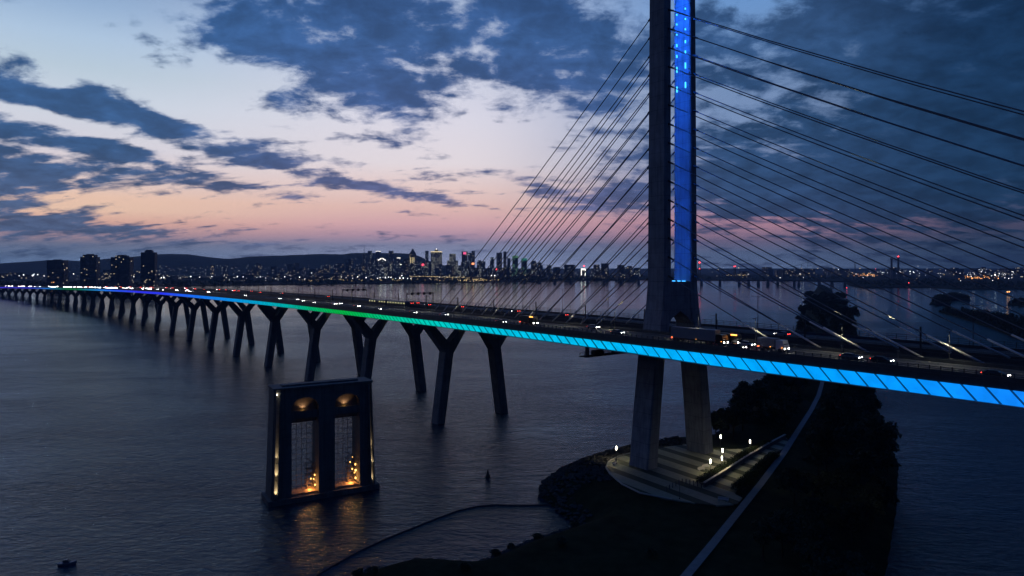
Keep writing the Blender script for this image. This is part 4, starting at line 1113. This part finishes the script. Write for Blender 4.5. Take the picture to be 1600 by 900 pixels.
def try_place(x, y, mind):
    if not inside(x, y, DIKE) or pdist(x, y, DIKE) < (2.2 if y < 520 else .8): return False
    if inside(x, y, PL) or pdist(x, y, PL) < 2.5: return False
    if pdist(x, y, PATH, False) < 3.4: return False
    if 110 < y < 420:                              # keep the path and the plaza in sight
        for q in (1.03, 1.07, 1.11, 1.15, 1.19):
            if pdist(x * q, y * q, PATH, False) < 4.6 or inside(x * q, y * q, PL): return False
    if any((x - a) ** 2 + (y - b) ** 2 < mind * mind for a, b in placed): return False
    placed.append((x, y)); return True
count = 0
def side_of_path(x, y):
    px_ = lerp_poly(PATH, y); return x - px_
tries = 0
while tries < 9000 and count < 185:
    tries += 1
    y = rn.uniform(105, 520); x = rn.uniform(-20, 300)
    sp_ = side_of_path(x, y) if PATH[0][1] < y < PATH[-1][1] else (1 if x > 60 else -1)
    if sp_ < 0 and (y < 243 or x / y * F + 800 < 1117): continue   # open ground left of the path, below the plaza
    if sp_ > 0 and y < 150 and sp_ < 4: continue
    if not try_place(x, y, 4.9): continue
    near_t = y < 250
    k = rn.choice((0, 0, 1, 2, 4)) if not near_t else rn.choice((0, 1, 2, 2, 4))
    lab, grp = (('dark leafy tree massed between the cycle path and the channel beside the island', 'trees on the water side of the cycle path') if sp_ > 0 else
                ('dark leafy tree packed on the river side of the cycle path beyond the plaza', 'trees on the river side of the cycle path'))
    plant(x, y, k if rn.random() > .15 else 3, rn.uniform(.8, 1.2) if y > 200 else .85, dike_h(x, y), lab, grp); count += 1
tries = 0; c2 = 0
while tries < 9000 and c2 < 130:
    tries += 1
    y = 520 + (rn.random() ** 1.5) * 1000; f = rn.uniform(.02, .98)
    a, b = lerp_poly(LEFT[14:], y), lerp_poly(RIGHT[::-1][2:], y); x = a + (b - a) * f
    if not try_place(x, y, 6.0): continue
    plant(x, y, rn.choice((0, 1, 1, 3, 3, 2)), rn.choice((.9, 1.1, 1.3, 1.5)), 3.2, 'dark tree of the wooded dike seen above the bridge deck, right of the tower', 'trees on the dike beyond the bridge'); c2 += 1
for k in range(5):
    if not usedT[k]: plant((205, 216, 0, 232, 0)[k], (455, 470, 0, 485, 0)[k], k, 1.0, 5.5, 'tall narrow dark tree in the middle of the island under the bridge deck', None)
# low shrubs on the near bank at the bottom of the view
rn2 = random.Random(8); c3 = 0; tries = 0
while c3 < 9 and tries < 3000:
    tries += 1
    x, y = rn2.uniform(-40, 40), rn2.uniform(138, 176)
    if not try_place(x, y, 4.2): continue
    plant(x, y, 4, .34, dike_h(x, y) - .2, 'low dark shrub on the near bank under the rocky tip', 'shrubs on the near bank'); c3 += 1
# wooded islets in the right-hand channel
def grove(poly, n, h, label, zfac=1.0):
    rn = random.Random(len(poly) + n); xs_ = [p[0] for p in poly]; ys_ = [p[1] for p in poly]; mb = MB(); k = 0
    while k < n:
        x, y = rn.uniform(min(xs_), max(xs_)), rn.uniform(min(ys_), max(ys_))
        if not inside(x, y, poly): continue
        k += 1; hh = h * rn.uniform(.6, 1.1) * min(1, .45 + pdist(x, y, poly) / 14)
        for i in range(75):
            q = Vector((rn.gauss(0, 1), rn.gauss(0, 1), rn.gauss(0, 1))).normalized() * rn.random() ** .4
            leaf(mb, Vector((x + q.x * hh * .36, y + q.y * hh * .36, 1 + hh * .55 + q.z * hh * .5)), rn.uniform(.6, 1.3), rn)
    o = stuff(obj('grove', mb, M['leaf1']), label, 'trees')
    mb = MB(); mb.prism(poly, -1.0, 1.2); struct(obj('islet_ground', mb, M['grass']))
isB = [(q.x, q.y) for q in (ground(1466, 487), ground(1500, 497), ground(1545, 512), ground(1600, 533), ground(1680, 560), ground(1700, 520), ground(1600, 501), ground(1540, 492.5), ground(1490, 486))]
grove(isB, 330, 8, 'dark wooded islet stretching across the right-hand channel')
isA = [(q.x, q.y) for q in (ground(1452, 476), ground(1486, 474.5), ground(1487, 468), ground(1470, 466), ground(1457, 470))]
grove(isA, 90, 13, 'small dark wooded islet behind the long one')
isC = [(q.x, q.y) for q in (ground(1478, 469), ground(1516, 468.5), ground(1512, 464.5), ground(1480, 463))]
grove(isC, 70, 12, 'low wooded islet beside the small dark one')
isD = [(q.x, q.y) for q in (ground(1574, 476), ground(1640, 482), ground(1650, 474), ground(1590, 470))]
grove(isD, 90, 9, 'wooded islet at the right edge of the view')

# ------------------------------------------------------------------ far railway bridge across the river
V0, V1 = ground(700, 441.0), ground(1350, 447.2)
vb = empty('far_girder_bridge', V0.lerp(V1, .5)); tag(vb, 'long low girder bridge on stone piers crossing the river far behind the tower', 'bridge')
vt = (V1 - V0).normalized(); vn = Vector((-vt.y, vt.x, 0)); VL = (V1 - V0).length
mb = MB(); c = V0.lerp(V1, .5); mb.box((c.x, c.y, 17.5), (VL, 9, 3.4), (vt, vn)); obj('girder', mb, M['steel'], vb)
mb = MB(); mb.box((c.x, c.y, 21.9), (VL, .4, .35), (vt, vn))
for i in range(int(VL / 14)): q = V0 + vt * (i * 14 + 4); mb.box((q.x, q.y, 20.6), (.4, .4, 2.8), (vt, vn))
obj('guard_rail', mb, M['steel'], vb)
for px in (745, 772, 795, 820, 842, 867, 892, 918, 944, 970, 998, 1024, 1052, 1096, 1125, 1155, 1170, 1185, 1200, 1215, 1241, 1248, 1280, 1300, 1320):
    lo, hi = 0.0, 1.0
    for _ in range(40):
        m_ = (lo + hi) / 2; q = V0.lerp(V1, m_)
        if q.x / q.y * F + 800 < px: lo = m_
        else: hi = m_
    q = V0.lerp(V1, lo); mb = MB(); k = rn2.uniform(4.2, 6)
    mb.hexa([Vector((q.x, q.y, -1)) + vt * a * k * 1.15 + vn * b * 6 for a, b in ((-1, -1), (1, -1), (1, 1), (-1, 1))], [Vector((q.x, q.y, 15.8)) + vt * a * k * .85 + vn * b * 4.5 for a, b in ((-1, -1), (1, -1), (1, 1), (-1, 1))])
    obj('bridge_pier', mb, M['concrete'], vb)
for px, top_, n_l, label in ((1093, 411, 2, 'tall lift tower with two red lamps on the far bridge, beside the big tower'), (1148, 417, 1, 'shorter signal tower of the far bridge with a single red lamp')):
    q = at(px, 441, 2690); zt = CAM_H + (HOR - top_) * 2690 / F
    r = empty('lift_tower', (q.x, q.y, 17)); tag(r, label, 'tower')
    mb = MB()
    for a in (-3.4, 3.4):
        for b in (-3.4, 3.4): mb.tube((q.x + a, q.y + b, 15), (q.x + a * .8, q.y + b * .8, zt), .8, n=4)
    for k in range(6):
        z = 22 + (zt - 24) * k / 5; mb.box((q.x, q.y, z), (7, 7, .9))
    obj('lattice', mb, M['steel'], r)
    for k in range(n_l):
        for a in ((-2.5, 2.5) if n_l == 1 else (0,)):
            mb = MB(); mb.ball((q.x + a, q.y, zt + 2 - 24 * k), 3.6 if k == 0 and n_l == 2 else 2.0); obj('beacon', mb, M['red'], r)

# ------------------------------------------------------------------ the city on the far shore
def zat(py, D): return CAM_H + (HOR - py) * D / F
def block(name, px, w, top_, D, m, label, group=None, z0=2.5, depth=1.0, cat='building', rot=None, steps_=None):
    q = at(px, HOR, D); wd = w / F * D; dp = wd * depth; zt = zat(top_, D)
    mb = MB(); a = rot if rot is not None else rnC.uniform(-.5, .5); ax = (Vector((math.cos(a), math.sin(a), 0)), Vector((-math.sin(a), math.cos(a), 0)))
    kk = 1 / (abs(math.cos(a)) + depth * abs(math.sin(a))); wd *= kk; dp *= kk
    if steps_:
        z = z0
        for fw, fz in steps_:
            z2 = z0 + (zt - z0) * fz; mb.box((q.x, q.y, (z + z2) / 2), (wd * fw, dp * fw, z2 - z), ax); z = z2 + .003
    else:
        mb.box((q.x, q.y, (z0 + zt) / 2), (wd, dp, zt - z0), ax)
    o = centred(name, mb, m); tag(o, label, cat, group)
    return o, q, wd, dp, zt, ax
rnC = random.Random(77)
M['lit_w'] = glow('lit_sign_white', (1.0, .95, .85), 2.4); M['lit_r'] = glow('lit_sign_red', (1.0, .06, .12), 3.0); M['lit_o'] = glow('lit_sign_orange', (1.0, .3, .12), 2.5)
M['lit_g'] = glow('lit_crown_green', (.3, .8, .4), .22); M['lit_t'] = glow('lit_crown_teal', (.1, .8, .6), .22); M['lit_p'] = glow('lit_sign_pink', (1.0, .12, .3), 1.4); M['lit_y'] = glow('lit_strip_yellow', (1.0, .8, .4), 1.4)
def sign(o, mb, m, name='roof_sign'): return obj(name, mb, m, o)
def roofbox(b, m, h, f=1.0, name='roof', dz=0.0):
    o, q, wd, dp, zt, ax = b; mb = MB(); mb.box((q.x, q.y, zt + h / 2 + .01 + dz), (wd * f, dp * f, h), ax); return obj(name, mb, m, o)
# four apartment towers by the bridge's far end
for px, w, top_, D, st, label in [
 (90, 27, 406.5, 2350, None, 'broad dark apartment tower farthest left, standing above the headlights'),
 (141, 26, 398, 2400, ((1, .93), (.75, 1)), 'dark apartment tower second from the left, with a raised left roof'),
 (191, 31, 399.5, 2350, ((1, .95), (.62, 1)), 'wide dark apartment tower third from the left with scattered lit windows'),
 (233, 23, 391.5, 2300, ((1, .95), (.55, 1)), 'tallest dark apartment tower, rightmost of the four by the bridge end')]:
    b = block('apartment_tower', px, w, top_, D, M['fac_dark'], label, rot=.25, depth=.8, steps_=st); roofbox(b, M['roof'], 2.5, .4)
heroes = [
 ('office_tower', 569, 7, 397, 5200, 'fac_cool', 'slim downtown block under the tall thin mast'), ('office_tower', 578, 6, 392, 5500, 'fac_cool', 'slim dark tower just right of the tall thin mast'),
 ('office_tower', 591, 7, 393, 5400, 'fac_cool', 'downtown tower with a white lit band on its roof'), ('office_tower', 611, 8.5, 392, 5600, 'fac_dark', 'broad flat-topped tower rising over the hill crest'),
 ('office_tower', 598, 13, 406, 4800, 'fac_cool', 'tower with a white lit chevron roof'), ('office_tower', 623, 6, 403.5, 5000, 'fac_cool', 'narrow tower with a short white lit top'),
 ('office_tower', 629, 9, 414, 4700, 'fac_cool', 'low wide block with a white lit sign line'), ('office_tower', 645, 11, 397, 5400, 'fac_warm', 'tower with a pointed pyramid crown and warm lit stripes'),
 ('office_tower', 661, 9, 414.5, 4600, 'fac_cool', 'low block carrying a round red light'), ('office_tower', 667, 6, 392, 5500, 'fac_cool', 'slender tower between the pyramid crown and the bright cross-shaped block'),
 ('office_tower', 682, 16, 394, 5300, 'fac_bright', 'bright wide tower with a lit roof edge and a beacon'), ('office_tower', 707, 18, 403, 5100, 'fac_bright', 'stepped tower with lower shoulders'),
 ('office_tower', 726, 9, 393, 5300, 'fac_warm', 'tall tower with a pink lit emblem'), ('office_tower', 734, 6, 395, 5300, 'fac_cool', 'dark tower joined to the one with the pink emblem'),
 ('office_tower', 739.5, 5, 392, 5600, 'fac_dark', 'slender dark tower right of the pink emblem'), ('office_tower', 749, 8, 406.5, 5200, 'fac_cool', 'rounded mid-height tower with an orange light at its left'),
 ('office_tower', 769, 7, 402, 5200, 'fac_cool', 'mid-height tower alone before the twin slabs'), ('office_tower', 780, 9, 395, 5300, 'fac_dark', 'broad dark slab behind the stay cables'),
 ('office_tower', 789, 5, 393, 5500, 'fac_dark', 'narrow slab right beside the broad dark one'), ('office_tower', 795, 5, 403, 5300, 'fac_cool', 'short block at the foot of the narrow slab'),
 ('office_tower', 805, 9, 403, 5000, 'fac_green', 'tower with a green lit crown'), ('office_tower', 819, 9, 407, 5000, 'fac_green', 'lower tower with a teal lit crown'),
 ('office_tower', 834, 9, 407.5, 4900, 'fac_dark', 'dark block right of the teal crown'), ('office_tower', 843, 6, 410, 4800, 'fac_dark', 'small dark block leaning on its darker neighbour'),
 ('warehouse_block', 890, 18, 413.5, 4300, 'fac_dark', 'wide flat-roofed dark block among the cables'), ('lit_tower', 911, 8, 419, 3900, 'fac_bright', 'low tower with bright white side strips and a small red light'),
 ('apartment_block', 858, 8, 414.5, 4500, 'fac_cool', 'low block with a pale gable left of the wide flat roof'), ('apartment_block', 932, 9, 413.5, 4400, 'fac_low', 'mid-height block left of a stepped pair near the tower'),
 ('apartment_block', 945, 12, 411.5, 4400, 'fac_low', 'taller block of the stepped pair near the tower'), ('apartment_block', 970, 10, 414, 4400, 'fac_low', 'square block halfway to the tower'), ('apartment_block', 984, 9, 415.5, 4400, 'fac_low', 'lower square block closest to the tower')]
hb_ = {}
for nm, px, w, top_, D, fm, label in heroes: hb_[px] = block(nm, px, w, top_, D, M[fm], label, steps_=((1, .86), (.6, 1.22)) if px == 707 else ((1, .9), (.7, 1)) if px in (749, 769, 834) else None)
b = hb_[569]; mb = MB(); mb.tube((b[1].x, b[1].y, b[4]), (b[1].x, b[1].y, zat(383.5, 5200)), 2.2, 1.0, 5); obj('mast', mb, M['roof'], b[0])
b = hb_[591]; roofbox(b, M['lit_w'], 3.0, 1.04, 'roof_sign'); 
b = hb_[598]; mb = MB()
for sg in (-1, 1): 
    c = b[1]; mb.hexa([(c.x + sg * 3, c.y - 32, zat(404.5, 4800)), (c.x + sg * 26, c.y - 32, zat(407.5, 4800)), (c.x + sg * 26, c.y - 28, zat(407.5, 4800)), (c.x + sg * 3, c.y - 28, zat(404.5, 4800))], [(c.x + sg * 3, c.y - 32, zat(403, 4800)), (c.x + sg * 26, c.y - 32, zat(406, 4800)), (c.x + sg * 26, c.y - 28, zat(406, 4800)), (c.x + sg * 3, c.y - 28, zat(403, 4800))])
sign(b[0], mb, M['lit_w'], 'lit_chevron')
for px in (623, 629): roofbox(hb_[px], M['lit_w'], 4, .8, 'roof_sign')
b = hb_[645]; q = b[1]; mb = MB(); wd = b[2] / 2; zt = b[4]; zk = zat(388, 5400)
mb.add([(q.x - wd, q.y - wd, zt), (q.x + wd, q.y - wd, zt), (q.x + wd, q.y + wd, zt), (q.x - wd, q.y + wd, zt), (q.x, q.y, zk)], [(0, 1, 4), (1, 2, 4), (2, 3, 4), (3, 0, 4)]); obj('pyramid_roof', mb, M['roof'], b[0])
for f in (-.55, 0, .55):
    mb = MB(); mb.box((q.x + wd * f, q.y - wd - 8, zat(408, 5400)), (3, 1, 60)); obj('lit_strip', mb, M['lit_y'], b[0])
b = hb_[661]; mb = MB(); mb.ball((b[1].x, b[1].y - 10, b[4] + 2), 9); obj('red_light', mb, M['lit_r'], b[0])
b = hb_[682]; roofbox(b, M['lit_y'], 5, 1.03, 'lit_roof_edge'); roofbox(b, M['roof'], 16, .3, 'penthouse', 5.1); mb = MB(); mb.ball((b[1].x, b[1].y, b[4] + 24), 4.5); obj('beacon', mb, M['lit_w'], b[0])
b = hb_[726]; mb = MB(); mb.box((b[1].x + 2, b[1].y - b[3] * .75, b[4] - 14), (22, 2, 18)); obj('emblem', mb, M['lit_p'], b[0])
b = hb_[749]; mb = MB(); mb.box((b[1].x - 45, b[1].y - 60, zat(412, 5200)), (20, 4, 14)); obj('lit_sign', mb, M['lit_o'], b[0])
roofbox(hb_[805], M['lit_g'], 16, 1.02, 'lit_crown'); roofbox(hb_[819], M['lit_t'], 16, 1.02, 'lit_crown')
b = hb_[911]
for f in (-.5, .5): mb = MB(); mb.box((b[1].x + f * b[2], b[1].y - b[3] * .6, zat(426, 3900)), (3.5, 1, 34)); obj('lit_strip', mb, M['lit_w'], b[0])
mb = MB(); mb.box((b[1].x, b[1].y - b[3] * .6, b[4] - 6), (26, 2, 7)); obj('lit_band', mb, M['lit_w'], b[0])
mb = MB(); mb.ball((b[1].x + 6, b[1].y, b[4] + 12), 4); obj('red_light', mb, M['red'], b[0])
# the many smaller blocks, alike from here
def fill(n, x0, x1, t0, t1, w0, w1, D0, D1, ms, label, group, name='city_block'):
    for i in range(n):
        px = rnC.uniform(x0, x1); D = rnC.uniform(D0, D1); t = t0 + (t1 - t0) * rnC.random() ** .7
        block(name, px, rnC.uniform(w0, w1), t, D, M[rnC.choice(ms)], label, group)
fill(75, 540, 765, 402, 428, 5, 11, 4100, 5300, ['fac_cool', 'fac_cool', 'fac_warm', 'fac_dark', 'fac_bright'], 'hazy mid-rise block crowded below the downtown towers', 'mid-rise blocks below the downtown towers')
fill(55, 330, 560, 410, 429, 5, 11, 4400, 5500, ['fac_cool', 'fac_low', 'fac_warm'], 'hazy building on the slope at the foot of the wooded hill', 'buildings at the foot of the hill')
fill(34, 245, 560, 427, 433, 10, 26, 3400, 3900, ['fac_low', 'fac_dark'], 'low dark building along the far left shore', 'low buildings along the far left shore')
fill(40, 760, 1010, 413, 428, 5, 12, 4200, 5200, ['fac_cool', 'fac_low', 'fac_dark'], 'low hazy block behind the stay cables left of the tower', 'low blocks behind the cables')
fill(26, 560, 1010, 428, 434, 9, 24, 3400, 3900, ['fac_low', 'fac_dark', 'fac_warm'], 'long low building by the water below downtown', 'long low buildings by the water')
fill(34, 1090, 1620, 416.5, 424, 7, 20, 4200, 6500, ['fac_low', 'fac_dark'], 'low dark building in the flat city right of the tower', 'low buildings right of the tower')
fill(30, -60, 250, 421, 431, 8, 22, 3400, 4300, ['fac_low', 'fac_dark'], 'low dark building behind the four apartment towers', 'low buildings behind the apartment towers')
# right-hand landmarks
for px, top_, red, label in ((1393, 405.5, False, 'pale slender water tower on the right horizon'), (1403.5, 403.5, True, 'tall chimney with a red beacon on the right horizon'), (1336, 411, False, 'thin dark chimney above an orange lit yard')):
    q = at(px, HOR, 3600); zt = zat(top_, 3600); r = empty('chimney' if px != 1393 else 'water_tower', (q.x, q.y, 3)); tag(r, label, 'chimney' if px != 1393 else 'water tower')
    k = 2.4 if px == 1336 else 5.5
    mb = MB(); mb.tube((q.x, q.y, 3), (q.x, q.y, zt), k * 1.2, k * .8, 10); obj('shaft', mb, M['concrete'], r)
    mb = MB(); mb.tube((q.x, q.y, zt), (q.x, q.y, zt + 6), k * 1.2, k * 1.2, 10); obj('rim', mb, M['roof'], r)
    if red: mb = MB(); mb.ball((q.x, q.y, zt + 9), 4.0); obj('beacon', mb, M['red'], r)
# far steel truss bridge on the right horizon
q0, q1 = at(1225, HOR, 6200), at(1300, HOR, 6200); c = (q0 + q1) / 2; r = empty('far_truss_bridge', (c.x, c.y, 3)); tag(r, 'faint cantilever truss bridge peaking on the horizon right of the tower', 'bridge')
mb = MB(); pr_ = [(1225, 419), (1240, 416), (1252, 413), (1262, 409), (1272, 413.5), (1284, 416), (1300, 419)]
for (xa, ya), (xb, yb) in zip(pr_, pr_[1:]):
    A, B = at(xa, ya, 6200), at(xb, yb, 6200); mb.tube(A, B, 2.2, n=4); mb.tube(at(xa, 420.5, 6200), at(xb, 420.5, 6200), 2.6, n=4); mb.tube(A, at(xb, 420.5, 6200), 1.4, n=4); mb.tube(B, at(xb, 420.5, 6200), 1.6, n=4)
obj('truss', mb, M['steel'], r)
for px in (1252, 1272): mb = MB(); p_ = at(px, 421, 6200); mb.box((p_.x, p_.y, 27), (14, 14, 48)); obj('bridge_pier', mb, M['concrete'], r)

# tree belts along the far shore and street lights through the city
mb = MB(); rn = random.Random(31)
for i in range(1150):
    px = rn.uniform(-120, 1680); base = [y for (x_, y) in near if x_ <= px][-1]
    yb_ = max(base - rn.uniform(.6, 7.0) * (1.0 if px < 1330 else 1.6), 430); p = ground(px, yb_); hh = rn.uniform(7, 14)
    for k in range(16):
        v = Vector((rn.gauss(0, 1), rn.gauss(0, 1), rn.gauss(0, 1))).normalized() * rn.random() ** .4
        leaf(mb, Vector((p.x + v.x * hh * .9, p.y + v.y * hh * .9, 3 + hh * .5 + v.z * hh * .5)), rn.uniform(2.5, 5), rn)
stuff(obj('tree_belt', mb, M['leaf1']), 'dark belt of trees along the far shore', 'trees')
def lights(name, lst, m, label):
    mb = MB()
    for px, py, D, r in lst:
        p = at(px, py, D)
        if p.z < 5: p.z = 5
        mb.ball(p, r, 6, 3)
    stuff(obj(name, mb, m), label, 'lights')
M['cl_w'] = glow('city_light_white', (.92, .95, 1.0), 4.5); M['cl_y'] = glow('city_light_yellow', (1.0, .72, .32), 3); M['cl_dim'] = glow('city_light_dim', (.85, .9, 1.0), .9); M['cl_o'] = glow('city_light_orange', (1.0, .42, .12), 3.5)
rn = random.Random(41)
wl = [(37, 429.5, 2.4), (51, 430.5, 3.2), (53, 428.5, 2.4), (59, 429, 2.2), (30, 431, 1.6), (69, 431, 2), (115, 428, 2), (209, 432, 2.4), (252, 434, 2.2), (256, 434, 2.4), (298, 432, 3), (312, 433, 1.8), (331, 432, 1.8), (371, 432, 2.6), (407, 433, 1.6), (380, 432.5, 1.8), (445, 432.5, 2), (468, 433, 2), (487, 426.5, 1.6), (559, 432.5, 2), (572, 434, 2.2), (602, 434, 2.2), (607, 433, 2), (611, 433.5, 2), (625, 434.5, 2.6), (630, 434.5, 2.6), (628, 430.5, 2.2), (637, 435, 1.8), (642, 435, 1.8), (594, 434, 1.8), (590, 434.5, 1.8), (564, 440, 1.6), (415, 442, 1.8), (768, 430.5, 2.2), (773, 430.5, 2.4), (991, 428, 1.8), (1250, 428, 1.6), (1169, 428.5, 1.4), (1219, 434, 1.6), (1255, 434, 1.6), (1310, 421, 1.6), (1555, 429.5, 3), (1551, 440, 2.4), (1560, 447.5, 2.4), (1576, 435, 2), (1570, 434, 1.6), (1501, 441, 1.8), (1459.5, 449, 1.4), (1422, 424, 2.2), (1427, 425, 1.8)]
L1 = [(x, y, 3300, r * .95) for x, y, r in wl]
for i in range(70): L1.append((rn.uniform(1330, 1610), rn.gauss(427, 3.2), rn.uniform(3300, 4200), rn.uniform(.7, 1.6)))
for i in range(60): L1.append((rn.uniform(240, 720), rn.gauss(433.5, 2.0), rn.uniform(3100, 3600), rn.uniform(.5, 1.2)))
lights('city_light', L1, M['cl_w'], 'white street lights scattered along the far shore')
L2 = []
for i in range(75): L2.append((rn.uniform(445, 790), rn.gauss(437.5, 1.0), 3100, rn.uniform(.6, 1.1)))
for i in range(46): L2.append((640 + i * 1.9 + rn.uniform(-.5, .5), 431.5 + i * .04 + rn.uniform(-.4, .4), 3400, rn.uniform(.7, 1.2)))
for i in range(40): L2.append((rn.gauss(735, 12), rn.gauss(437, 1.6), 3100, rn.uniform(.7, 1.4)))
for i in range(30): L2.append((rn.uniform(1100, 1600), rn.gauss(426, 4), rn.uniform(3300, 4200), rn.uniform(.6, 1.4)))
for i in range(14): L2.append((rn.uniform(1120, 1170), 430 + rn.uniform(-.5, .5), 3700, .9))
lights('city_light', L2, M['cl_y'], 'yellow street lights in rows along the far shore')
L3 = []
for i in range(190): L3.append((rn.uniform(245, 560), rn.uniform(414, 433), rn.uniform(4300, 5400), rn.uniform(.8, 1.9)))
for i in range(150): L3.append((rn.uniform(545, 780), rn.uniform(403, 432), 4000, rn.uniform(.7, 1.6)))
for i in range(100): L3.append((rn.uniform(780, 1010), rn.uniform(417, 432), 3900, rn.uniform(.7, 1.4)))
for i in range(80): L3.append((rn.uniform(1095, 1600), rn.uniform(418, 432), 3900, rn.uniform(.7, 1.4)))
for i in range(60): L3.append((rn.uniform(0, 250), rn.uniform(424, 438), 3300, rn.uniform(.5, 1.0)))
lights('city_light', L3, M['cl_dim'], 'faint bluish lights over the city and the foot of the hill')
L4 = []
for i in range(26): L4.append((rn.gauss(1360, 11), rn.gauss(430, 1.1), 3300, rn.uniform(.8, 1.6)))
for i in range(38): L4.append((rn.gauss(1530, 16), rn.gauss(433.5, 1.3), 3300, rn.uniform(.9, 2.0)))
L4 += [(1574, 456, 1700, 1.6), (1577, 455.8, 1700, 1.6), (84, 441, 2300, 1.3), (81, 441.5, 2300, 1.1)]
lights('city_light', L4, M['cl_o'], 'orange lit yards on the right-hand shore')
L5 = [(1420, 442, 2500, 1.8), (1368, 420, 3600, 1.5), (1323, 454, 2150, 1.3), (235, 443, 2300, 1.3), (776, 421, 4200, 4.5)]
lights('red_light', [q for q in L5 if q[2] > 1000], M['red'], 'small red warning lights dotted along the far shore')
